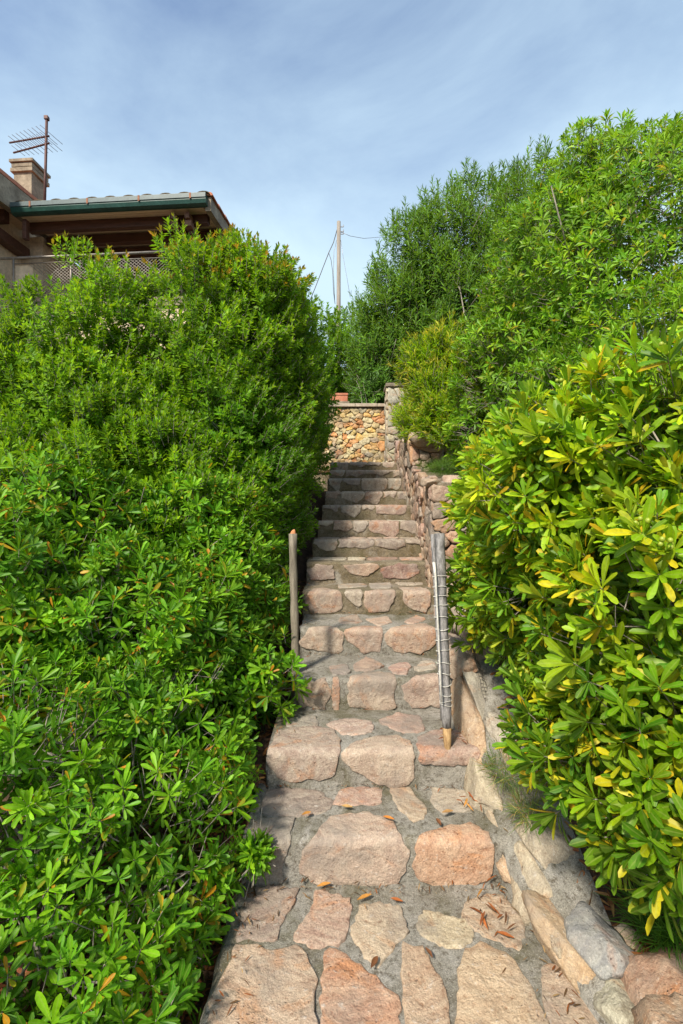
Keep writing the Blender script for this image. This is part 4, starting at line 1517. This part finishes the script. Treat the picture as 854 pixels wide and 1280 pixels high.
shootbush('background_shrub',
          [(-.7, 9.8, 3.9, 1.1, .9, 1.6), (.2, 10.4, 4.1, .8, .8, 1.6), (-2.2, 10.4, 3.8, 1.4, .9, 1.6)],
          [(-.6, 9.9, 2.3), (.2, 10.4, 2.3)],
          'dark bush rising behind the ochre rubble wall under the utility pole', None, 55, 5, .055, 6, (.08, .12), G_F, 'let', (30, 85), M_LEAFLET,
          fill=.7, upright=.6, m=5, spread=.16, nbranch=5, seed=11)

# right
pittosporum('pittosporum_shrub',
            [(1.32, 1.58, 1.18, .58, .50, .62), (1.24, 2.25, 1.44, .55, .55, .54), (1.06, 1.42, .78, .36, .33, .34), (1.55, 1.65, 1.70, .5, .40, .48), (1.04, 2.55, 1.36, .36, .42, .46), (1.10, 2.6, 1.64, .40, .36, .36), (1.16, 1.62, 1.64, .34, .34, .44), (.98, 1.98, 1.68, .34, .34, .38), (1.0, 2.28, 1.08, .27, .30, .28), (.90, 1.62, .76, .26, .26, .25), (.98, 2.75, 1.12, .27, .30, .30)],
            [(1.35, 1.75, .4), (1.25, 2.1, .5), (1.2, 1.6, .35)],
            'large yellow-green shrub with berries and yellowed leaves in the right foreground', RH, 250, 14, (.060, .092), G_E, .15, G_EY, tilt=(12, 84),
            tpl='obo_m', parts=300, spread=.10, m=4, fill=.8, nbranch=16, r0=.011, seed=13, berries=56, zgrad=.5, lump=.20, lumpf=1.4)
pittosporum('pittosporum_shrub',
            [(2.75, 4.0, 2.95, 1.2, 1.1, 1.6), (1.95, 4.5, 2.55, .95, .95, 1.05), (2.15, 4.4, 3.4, .85, .85, 1.1), (2.2, 3.3, 2.1, .85, .8, .85), (2.45, 4.6, 3.85, .85, .9, 1.15), (2.95, 4.4, 3.7, .9, .9, 1.15), (1.75, 3.4, 1.75, .6, .6, .6), (3.4, 3.6, 3.2, .9, .9, 1.4)],
            [(2.3, 4.1, 1.6), (2.7, 4.1, 1.7), (1.9, 4.0, 1.5)],
            'towering mid-green shrub at the top right behind the yellow-green one', RH, 205, 12, (.056, .086), G_F, .05, G_AYF,
            tpl='four', spread=.10, m=6, fill=.75, nbranch=9, r0=.018, seed=15, lump=.2, lumpf=.8)
shootbush('oleander_shrub',
          [(2.25, 8.8, 5.1, 1.25, .85, 2.3), (1.05, 9.2, 4.8, .85, .7, 1.3), (3.2, 8.2, 5.1, 1.05, .9, 2.2), (1.45, 8.9, 5.5, .85, .7, 1.4), (.70, 9.4, 4.2, .5, .5, .9)],
          [(1.9, 7.8, 2.6), (1.4, 8.3, 2.7), (2.4, 7.7, 2.7)],
          'tall dark oleander with long narrow leaves standing above the stone pillar', None, 80, 6, .055, 4, (.12, .185), G_G, 'slim', (22, 80), M_LEAF,
          fill=.75, upright=.75, m=4, spread=.18, nbranch=9, r0=.02, seed=17, lump=.16)
shootbush('oleander_shrub',
          [(.58, 8.95, 3.85, .40, .40, .46)], [(.6, 8.8, 2.6)],
          'small grey-green oleander leaning over the ochre rubble wall', None, 110, 6, .05, 4, (.09, .13), G_G, 'lan', (30, 95), M_LEAF,
          fill=.9, upright=.3, m=3, spread=.12, nbranch=4, seed=19)


# grassy yellow-green tuft plant hanging over the wall
def blade_plant(name, blobs, label, cat, dens, nl, length, tints, tilt, base, seed=0, ycols=None, yellow=0, group=None):
    root = empty(name, base)
    tag(root, label, cat, group)
    Lv = Leaves()
    p, n = surf_points(blobs, dens, shell=(0, .3), lump=.2)
    whorls(Lv, p, n + np.array([0, -.1, .7]), nl, tilt, length, tints, 'bla', yellow, ycols, wob=.35)
    f = link('blades', leaves_mesh('blades', Lv.cat(), 'bla'), root, M_LEAFLET)
    tag(f, kind='stuff')
    FOLIAGE_LOG.append((name, len(p) * nl))
    return root


shootbush('broom_shrub',
          [(.88, 5.2, 3.14, .25, .24, .21), (1.15, 5.25, 3.26, .32, .28, .22), (1.45, 5.3, 3.15, .34, .3, .26), (.94, 5.1, 2.88, .20, .22, .18), (1.10, 5.0, 2.72, .26, .24, .20), (1.28, 5.1, 2.95, .28, .26, .22),
           (1.02, 5.05, 2.5, .22, .22, .20), (1.18, 4.95, 2.42, .26, .24, .20), (1.45, 5.0, 2.7, .3, .28, .26), (.98, 5.9, 2.66, .24, .24, .22), (1.0, 6.6, 2.85, .24, .3, .24)],
          [(1.1, 5.2, 2.0), (1.3, 5.2, 2.1), (1.0, 5.8, 2.2)],
          'feathery yellow-green shrub spilling over the wall beside the stone pillar', None, 340, 4, .04, 4, (.06, .11), [(.22, .42, .008), (.32, .48, .010), (.15, .35, .008), (.38, .46, .02)], 'slim', (15, 60), M_LEAFLET,
          fill=.6, upright=.45, m=5, spread=.07, nbranch=8, r0=.008, seed=23, tip_tints=[(.50, .44, .06), (.40, .42, .03)], tip_share=.35)
blade_plant('wild_tuft', [(.74, 2.22, .40, .08, .11, .07), (.79, 2.06, .31, .08, .10, .06)],
            'small wild tuft of thin grey-green stems growing on the stone edging', 'plant', 900, 10, (.05, .10),
            [(.10, .19, .04), (.16, .22, .06), (.08, .16, .03)], (10, 80), (.76, 2.12, .35), ycols=[(.42, .34, .12), (.30, .16, .05)], yellow=.2)
blade_plant('grass_tuft', [(1.14, 1.68, .16, .16, .14, .12)],
            'green grass tuft under the yellow-green shrub in the lower right corner', 'grass', 700, 12, (.08, .15),
            [(.05, .15, .012), (.08, .19, .015)], (10, 70), (1.12, 1.5, .2))
blade_plant('ivy_tuft', [(1.02, 5.35, 2.06, .22, .14, .08), (1.0, 4.7, 1.98, .2, .3, .08)],
            'low green weeds rooted between the two steps of the right wall', 'plant', 900, 8, (.04, .08),
            [(.05, .15, .015), (.08, .18, .02), (.13, .20, .03)], (10, 90), (1.0, 5.0, 1.95))

# one sprig sticking out over the steps on the left
pittosporum('pittosporum_sprig', [(-.345, 1.98, .17, .035, .035, .03)], [(-.47, 2.0, -.08)],
            'single green sprig poking out over the lowest step on the left', None, 2400, 12, (.050, .066), G_A, 0, None, spread=.02, m=2, fill=.2, nbranch=2, r0=.004, cat='sprig')

# ------------------------------------------------------------------ leaf litter
def litter(name, regions, count, label):
    Lv = Leaves()
    P_, Nn = [], []
    for (x0, x1, y0, y1, w) in regions:
        k = int(count * w)
        x = rng.uniform(x0, x1, k); y = rng.uniform(y0, y1, k)
        z = ground_z(x, y) + rng.uniform(0.005, 0.035, k)
        P_.append(np.c_[x, y, z])
    p = np.concatenate(P_)
    ang = rng.uniform(0, 6.28, len(p))
    d = np.c_[np.cos(ang), np.sin(ang), rng.normal(0, .3, len(p))]
    n = np.c_[rng.normal(0, .5, len(p)), rng.normal(0, .5, len(p)), np.ones(len(p))]
    cols = np.array([(.16, .055, .022), (.26, .10, .035), (.11, .045, .022), (.34, .17, .06), (.22, .07, .03)])
    c = cols[rng.integers(0, len(cols), len(p))] * rng.uniform(.6, 1.2, (len(p), 1))
    Lv.add(p, frames(d, n), rng.uniform(.035, .075, len(p)), c, len(TPL['obo_m']))
    o = link(name, leaves_mesh(name, Lv.cat(), 'obo_m'), None, M_DRY)
    tag(o, label, 'leaf litter', kind='stuff')


litter('leaf_litter', [(-1.4, -.42, .9, 2.6, .4), (-.9, -.30, 2.4, 4.5, .3), (.86, 1.4, 1.4, 3.2, .3)], 5200, 'rust-brown dead leaves carpeting the soil under the shrubs')


def dry_leaf(px, py, surface, length, ang, label, col, curl=.5, kind='fallen leaf', n=1):
    if surface == 'land':
        u, v = land_uv(px, py); p = Vector((u, v, .024))
    else:
        u, s = step_uv(surface, px, py); y, z = prof(surface, s, .028); p = Vector((u, y, z))
    secs = [0, .2, .45, .7, .9, 1]
    wid = [.03, .10, .17, .15, .07, .01]
    V, Fc = [], []
    root = None
    for i, (t, w) in enumerate(zip(secs, wid)):
        for sx in (-1, -.5, 0, .5, 1):
            V.append((sx * w * length, (t - .5) * length, length * (.22 * abs(sx) ** 1.5 * w / .17 * curl + curl * .35 * (t - .5) ** 2)))
    for i in range(len(secs) - 1):
        for k in range(4):
            a = i * 5 + k
            Fc.append((a, a + 1, a + 6, a + 5))
    me = mesh_from(V, Fc)
    at = me.color_attributes.new('tint', 'FLOAT_COLOR', 'POINT')
    at.data.foreach_set('color', np.tile(np.array([*col, 1.0]), len(V)).astype(np.float32))
    me.uv_layers.new(name='UVMap')
    o = link('fallen_leaf', me, None, M_DRY)
    o.location = p
    o.rotation_euler = (random.uniform(-.15, .15), random.uniform(-.3, .3), ang)
    tag(o, label, kind, 'dry leaves fallen on the stones')
    return o


RUST, AMBER, BRN = (.30, .085, .022), (.48, .22, .05), (.17, .065, .03)
dry_leaf(468, 1212, 'land', .055, -.5, 'brown curled leaf lying in the joint right of the orange landing stone', BRN)
dry_leaf(536, 1200, 'land', .05, .3, 'rust leaf on the tan narrow landing stone at the bottom edge', BRN)
dry_leaf(456, 1130, 'land', .07, -1.0, 'long amber leaf at the foot of the lowest riser in the middle', AMBER)
dry_leaf(405, 1114, 'land', .06, -1.2, 'amber leaf caught under the big pink nosing stone at its left end', AMBER)
dry_leaf(496, 1133, 'land', .05, 1.2, 'rust-brown leaf just right of the middle foot of the lowest riser', RUST)
dry_leaf(632, 1178, 'land', .06, 1.1, 'rust leaf beside the tan edging stone near the right end of the landing', RUST)
dry_leaf(486, 1032, 0, .055, 1.0, 'orange leaf folded on the back of the big pink nosing stone', (.50, .17, .03))
dry_leaf(549, 1037, 0, .05, .2, 'small brown leaf standing on the back of the orange nosing stone', BRN)
dry_leaf(383, 1026, 0, .05, -.9, 'amber leaf on the mortar left of the big pink nosing stone', AMBER)
dry_leaf(560, 1024, 0, .06, -1.2, 'pale brown leaf in the joint behind the orange nosing stone', (.36, .20, .08))
dry_leaf(434, 1017, 0, .05, 1.4, 'tan leaf in the joint above the big pink nosing stone', (.40, .24, .09))


def leaf_heap(name, ctr, spread, n, label):
    Lv = Leaves()
    p = np.array(ctr) + rng.normal(0, 1, (n, 3)) * np.array(spread)
    p[:, 2] = ctr[2] + np.abs(rng.normal(0, spread[2], n))
    ang = rng.uniform(0, 6.28, n)
    d = np.c_[np.cos(ang), np.sin(ang), rng.normal(0, .35, n)]
    nn = np.c_[rng.normal(0, .6, n), rng.normal(0, .6, n), np.ones(n)]
    cols = np.array([RUST, AMBER, BRN, (.22, .06, .02)])
    Lv.add(p, frames(d, nn), rng.uniform(.035, .065, n), cols[rng.integers(0, 4, n)] * rng.uniform(.6, 1.2, (n, 1)), 2)
    o = link(name, leaves_mesh(name, Lv.cat(), 'lan'), None, M_DRY)
    tag(o, label, 'leaf litter', kind='stuff')


u, v = land_uv(622, 1142)
leaf_heap('leaf_litter', (u, v, .03), (.045, .05, .008), 16, 'small drift of rust leaves on the rightmost landing stone')
u, s = step_uv(0, 590, 1012); y, z = prof(0, s, .03)
leaf_heap('leaf_litter', (u + .03, y, z), (.05, .04, .010), 22, 'drift of rust leaves at the right end of the lowest step')
u, s = step_uv(1, 572, 925); y, z = prof(1, s, .03)
leaf_heap('leaf_litter', (u, y, z), (.05, .05, .008), 14, 'dark rust leaves lying around the tip of the bound poles')

def step_litter():
    """Crumbs of leaf and twig swept into the inner corners and along the edges of the flight."""
    Lv = Leaves()
    P_ = []
    for k in range(0, 9):
        dep = SY[k + 1] - SY[k]
        n = 85 if k < 4 else 45
        for _ in range(n):
            r = random.random()
            if r < .5:
                u, sv = random.uniform(SL[k], SR[k]), dep - abs(random.gauss(0, .03)) - .01
            elif r < .75:
                u, sv = SL[k] + abs(random.gauss(0, .05)), random.uniform(.02, dep)
            else:
                u, sv = SR[k] - .06 - abs(random.gauss(0, .05)), random.uniform(.02, dep)
            y, z = prof(k, sv, .016 + random.uniform(0, .012))
            P_.append((u, y, z))
    for _ in range(280):
        r = random.random()
        if r < .35: u, v = random.uniform(-.4, .7), 2.02 - abs(random.gauss(0, .04))
        elif r < .7: u, v = .74 - abs(random.gauss(0, .07)), random.uniform(1.3, 2.0)
        else: u, v = -.40 + abs(random.gauss(0, .06)), random.uniform(1.3, 2.0)
        P_.append((u, v, .016 + random.uniform(0, .014)))
    p = np.array(P_)
    n = len(p)
    ang = rng.uniform(0, 6.28, n)
    d = np.c_[np.cos(ang), np.sin(ang), rng.normal(0, .3, n)]
    nn = np.c_[rng.normal(0, .5, n), rng.normal(0, .5, n), np.ones(n)]
    cols = np.array([RUST, BRN, (.10, .05, .025), (.24, .13, .06), (.32, .20, .09)])
    Lv.add(p, frames(d, nn), rng.uniform(.008, .034, n), cols[rng.integers(0, 5, n)] * rng.uniform(.5, 1.1, (n, 1)), 3)
    o = link('leaf_litter', leaves_mesh('leaf_litter', Lv.cat(), 'lan'), None, M_DRY)
    tag(o, 'crumbs of dead leaf swept into the corners and edges of the stone steps', 'leaf litter', kind='stuff')


step_litter()

# ------------------------------------------------------------------ house
hx, hy = P(258, 250, 10.66).x, 10.66
GZ = 2.7
house = empty('house', (hx, hy, GZ), math.radians(-4.5))
tag(house, 'beige house with green gutter and timber eaves above the left shrubs', 'house')


def hpart(name, me, mat, parent=None):
    return link(name, me, parent or house, mat, world=False)


E = 8.37 - GZ                                     # eave height above the house base
SLOPE = 0.09
# gutter: an open trough profile along the eave
V, Fc = [], []
pr = [(0.0, 0.06), (-.15, 0.06), (-.16, 0.045), (-.15, 0.03), (-.15, -.06), (-.125, -.135), (-.06, -.165), (0.0, -.165), (0.0, 0.045)]
for x in (-4.42, 0.04):
    for y, z in pr:
        V.append((x, y, E + z))
m_ = len(pr)
for i in range(m_):
    Fc.append((i, (i + 1) % m_, m_ + (i + 1) % m_, m_ + i))
Fc += [tuple(range(m_ - 1, -1, -1)), tuple(range(m_, 2 * m_))]
gut = hpart('gutter', mesh_from(V, Fc, False), M_GUTTER)
hpart('gutter_lip', boxes([(-4.42, .04, -.166, -.152, E - .03, E + .068)], .004), M_LIP, gut)
for x in (-3.95, -2.62, -1.45, -.30):
    hpart('gutter_strap', boxes([(x - .02, x + .02, -.172, -.1665, E - .05, E + .07), (x - .02, x + .02, -.15, .0, E + .071, E + .076)]), M_STRAP, gut)


def sloped(x0, x1, y0, y1, zt, th, slope=SLOPE):
    """Slab between y0 and y1 whose top rises with the slope from zt at y=0."""
    V = []
    for x in (x0, x1):
        for y in (y0, y1):
            V += [(x, y, zt + slope * y), (x, y, zt + slope * y - th)]
    Fc = [(0, 4, 6, 2), (1, 3, 7, 5), (0, 1, 5, 4), (2, 6, 7, 3), (0, 2, 3, 1), (4, 5, 7, 6)]
    return mesh_from(V, Fc, False)


roof = hpart('roof', sloped(-4.40, -.02, 0.012, 5.2, E + .05, .10), M_TILE)
# each board of the soffit
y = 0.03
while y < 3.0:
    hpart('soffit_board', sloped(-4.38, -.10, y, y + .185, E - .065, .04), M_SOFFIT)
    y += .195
for i in range(11):                               # first course of cover tiles: flattened half-round tile ends
    x = -4.22 + i * .418
    V, Fc = [], []
    for j, (yy, zz) in enumerate(((-.11, E + .075), (.55, E + .135))):
        for k in range(7):
            q = math.pi * k / 6
            V.append((x + .150 * math.cos(q) * (1 - .1 * j), yy, zz + .060 * math.sin(q)))
        for k in range(7):
            q = math.pi * (6 - k) / 6
            V.append((x + .130 * math.cos(q) * (1 - .1 * j), yy, zz + .040 * math.sin(q)))
    for k in range(14):
        Fc.append((k, (k + 1) % 14, 14 + (k + 1) % 14, 14 + k))
    Fc += [tuple(range(13, -1, -1)), tuple(range(14, 28))]
    hpart('roof_tile', mesh_from(V, Fc, False), M_TILE, roof)
# verge on the right: plastered board topped with tiles
hpart('verge_board', sloped(-.015, .11, -.02, 5.2, E + .05, .30), M_CEMENT)
for i in range(11):
    y = -.05 + i * .46
    V, Fc = [], []
    for j, yy in enumerate((y, y + .50)):
        zz = E + .055 + SLOPE * yy + (.035 if j == 0 else 0.0)
        for k in range(7):
            q = math.pi * k / 6
            V.append((.06 + .10 * math.cos(q), yy, zz + .06 * math.sin(q)))
        V.append((.06 - .10, yy, zz - .02)); V.append((.06 + .10, yy, zz - .02))
    for k in range(9):
        Fc.append((k, (k + 1) % 9, 9 + (k + 1) % 9, 9 + k))
    Fc += [tuple(range(8, -1, -1)), tuple(range(9, 18))]
    hpart('roof_tile', mesh_from(V, Fc, False), M_TERRA, roof)
for (y, zt, th, w) in ((.36, -.08, .20, .15), (1.0, -.055, .20, .16), (1.70, .0, .20, .16), (2.35, .05, .20, .16)):
    hpart('purlin', boxes([(-4.40, -.10, y, y + w, E + zt - th, E + zt)], .008), M_BEAM)
for x in (-.80, -.48):
    bk = hpart('bracket', boxes([(x - .055, x + .055, .10, .34, E - .30, E - .17), (x - .075, x + .075, .16, .34, E - .44, E - .31)], .01), M_BRACKET)
    hpart('rafter', boxes([(x - .06, x + .06, .345, 2.8, E - .52, E - .37)], .01), M_BEAM)
hpart('bracket', boxes([(-4.30, -4.20, .05, .17, E - .62, E - .18)], .015), M_BEAM)
# walls
hpart('wall', boxes([(-4.45, -.35, 3.0, 3.25, -.6, E - .05)]), M_PLASTER)
hpart('shutter', boxes([(-3.9, -2.9, 2.96, 2.995, E - 2.3, E - .25), (-2.6, -1.3, 2.96, 2.995, E - 2.3, E - .25)]), M_DARKDOOR)
hpart('wall', boxes([(-5.0, -4.46, .95, 3.2, -.6, E - .07)]), M_PLASTER)
hpart('wall', boxes([(-9.0, -5.003, -2.5, 4.0, -.6, E + .25)]), M_PLASTER)
hpart('balcony_slab', boxes([(-4.45, -.4, .05, 2.995, E - 2.25, E - 2.05)]), M_CEMENT)
hpart('wall', boxes([(-4.4, -.5, .1, 2.9, -.6, E - 2.255)]), M_PLASTER)
# left wing: verge fascia, roof and timber ends
hpart('verge_board', sloped(-4.62, -4.45, -2.6, 1.3, E + .58, .60, .06), M_CEMENT)
wing_roof = hpart('roof', sloped(-9.2, -4.44, -2.6, 3.8, E + .68, .09, .06), M_TERRA)
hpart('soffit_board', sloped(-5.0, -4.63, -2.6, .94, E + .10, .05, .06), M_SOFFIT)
for y, zt in ((-1.9, -.02), (-.95, .02), (.02, .05)):
    hpart('purlin', boxes([(-5.6, -4.70, y, y + .16, E + zt - .26, E + zt)], .01), M_BEAM)
hpart('purlin', boxes([(-4.99, -4.75, -2.5, .9, E - .62, E - .40)], .01), M_BEAM)
# railing
rail = hpart('railing', tubes([([(-6.2, .0, E - 1.09), (-4.46, .0, E - 1.09), (-.5, .0, E - 1.09)], .028)], 10), M_RAIL)
for x in (-4.46, -3.1, -1.8, -.55):
    hpart('post', tubes([([(x, 0, E - 2.05), (x, 0, E - 1.09)], .022)], 8), M_RAIL, rail)
hpart('lower_rail', tubes([([(-4.44, .0, E - 1.22), (-.56, .0, E - 1.22)], .012)], 8), M_RAIL, rail)
hpart('lower_rail', tubes([([(-4.44, .0, E - 1.95), (-.56, .0, E - 1.95)], .012)], 8), M_RAIL, rail)
paths = []
for i in range(-10, 44):
    xa = -4.0 + i * .085
    z0, z1 = E - 1.93, E - 1.24
    for sg in (1, -1):
        a_ = [xa if sg > 0 else xa + .84, z0]
        b_ = [xa + .84 if sg > 0 else xa, z1]
        pts2 = []
        for t in (0, 1):
            pts2.append((a_[0] + (b_[0] - a_[0]) * t, .0, a_[1] + (b_[1] - a_[1]) * t))
        if min(pts2[0][0], pts2[1][0]) > -4.1 and max(pts2[0][0], pts2[1][0]) < -.5:
            paths.append((pts2, .0065))
hpart('mesh_panel', tubes(paths, 4), M_RAIL, rail)
hpart('parapet', boxes([(-4.44, -4.02, .03, .09, E - 2.04, E - 1.24)]), M_PLASTER)
# chimney on the wing roof
ch = hpart('chimney', boxes([(-5.92, -5.42, 1.85, 2.42, E + .5, E + 2.20)], .01), M_CEMENT)
hpart('cap_band', boxes([(-5.98, -5.36, 1.79, 2.48, E + 2.20, E + 2.30)], .012), M_CEMENT, ch)
hpart('cap_band', boxes([(-5.96, -5.38, 1.81, 2.46, E + 2.33, E + 2.43)], .012), M_CEMENT, ch)
V = []
for z, s in ((2.45, 1.0), (2.52, 1.0), (2.62, .6)):
    for sx, sy in ((-1, -1), (1, -1), (1, 1), (-1, 1)):
        V.append((-5.67 + sx * .33 * s, 2.135 + sy * .36 * s, E + z))
Fc = [(3, 2, 1, 0), (8, 9, 10, 11)] + [(r * 4 + k, r * 4 + (k + 1) % 4, r * 4 + 4 + (k + 1) % 4, r * 4 + 4 + k) for r in range(2) for k in range(4)]
hpart('cap_stone', mesh_from(V, Fc, False), M_CEMENT, ch)
hpart('cap_core', boxes([(-5.90, -5.44, 1.87, 2.40, E + 2.30, E + 2.33), (-5.90, -5.44, 1.87, 2.40, E + 2.43, E + 2.45)]), M_DARKDOOR, ch)

# television aerial
D = 12.6
base = P(55.5, 262, D)
ant = empty('television_aerial', base)
tag(ant, 'spiky television aerial on a brown mast beside the chimney', 'aerial')
top = P(58.5, 148, D)
link('mast', tubes([([base + Vector((0, 0, -.3)), top], .034)], 8), ant, M_RUSTMETAL)
link('clamp', boxes([(top.x - .05, top.x + .05, D - .05, D + .05, top.z - .04, top.z + .05)], .01), ant, M_RUSTMETAL)
for (ya, xb, yb, db) in ((170, 12, 178.5, 12.95), (179, 17, 191, 12.9)):
    a0, a1 = P(61.5, ya, D - .04), P(xb, yb, db)
    bo = link('boom', tubes([([a0, a1], .022)], 6), ant, M_RUSTMETAL)
    dr = (a1 - a0)
    perp = Vector((-dr.y, dr.x, 0)).normalized()
    el_ = []
    for k in range(9):
        t = -.06 + k * .115
        c = a0 + dr * t
        Lh = .34 - .018 * k
        el_ = [([c - perp * Lh + Vector((0, 0, .02)), c + perp * Lh + Vector((0, 0, .02))], .0065)]
        link('rod', tubes(el_, 5), ant, M_ALU)

# utility pole
UD = 17.0
ub = Vector((P(423, 400, UD).x, UD, 2.9))
up_ = empty('utility_pole', ub)
tag(up_, 'bleached wooden utility pole with hanging cables above the stairs', 'pole')
ut = P(423.6, 277, UD)
link('shaft', tubes([([ub + Vector((0, 0, -.3)), (ub + ut) / 2, ut], [.085, .075, .065])], 12), up_, M_UTIL)
for k, z in enumerate((284, 290, 293)):
    c = P(423.6, z, UD)
    link('insulator', tubes([([c + Vector((.07, -.02, 0)), c + Vector((.16, -.02, 0)), c + Vector((.16, -.02, .06))], [.016, .016, .022])], 6), up_, M_ALU)
link('cable', tubes([([P(421.5, 287, UD), P(417, 303, UD), P(411, 316, UD), P(404, 334, UD), P(394, 360, UD), P(384, 384, UD)], .014)], 5), up_, M_WIRE)
link('cable', tubes([([P(411, 316, UD), P(414, 325, UD), P(416, 340, UD), P(417, 365, UD), P(419, 380, UD)], .010)], 5), up_, M_WIRE)
link('cable', tubes([([P(421, 300, UD), P(417.5, 315, UD), P(417, 340, UD), P(418.5, 375, UD)], .009)], 5), up_, M_ALU)
link('cable', tubes([([P(426, 290, UD), P(438, 295, UD), P(455, 298, UD + .3), P(480, 296, UD + 1.5)], .008)], 5), up_, M_ALU)
link('cable', tubes([([P(426, 300, UD), P(429, 320, UD), P(434, 348, UD), P(438, 372, UD)], .007)], 5), up_, M_ALU)

print('FOLIAGE', FOLIAGE_LOG)
print('TRIS', sum(sum(len(p.vertices) - 2 for p in o.data.polygons) if len(o.data.polygons) < 4000 else 2 * len(o.data.polygons) for o in S.objects if o.type == 'MESH'), 'OBJECTS', len(S.objects))
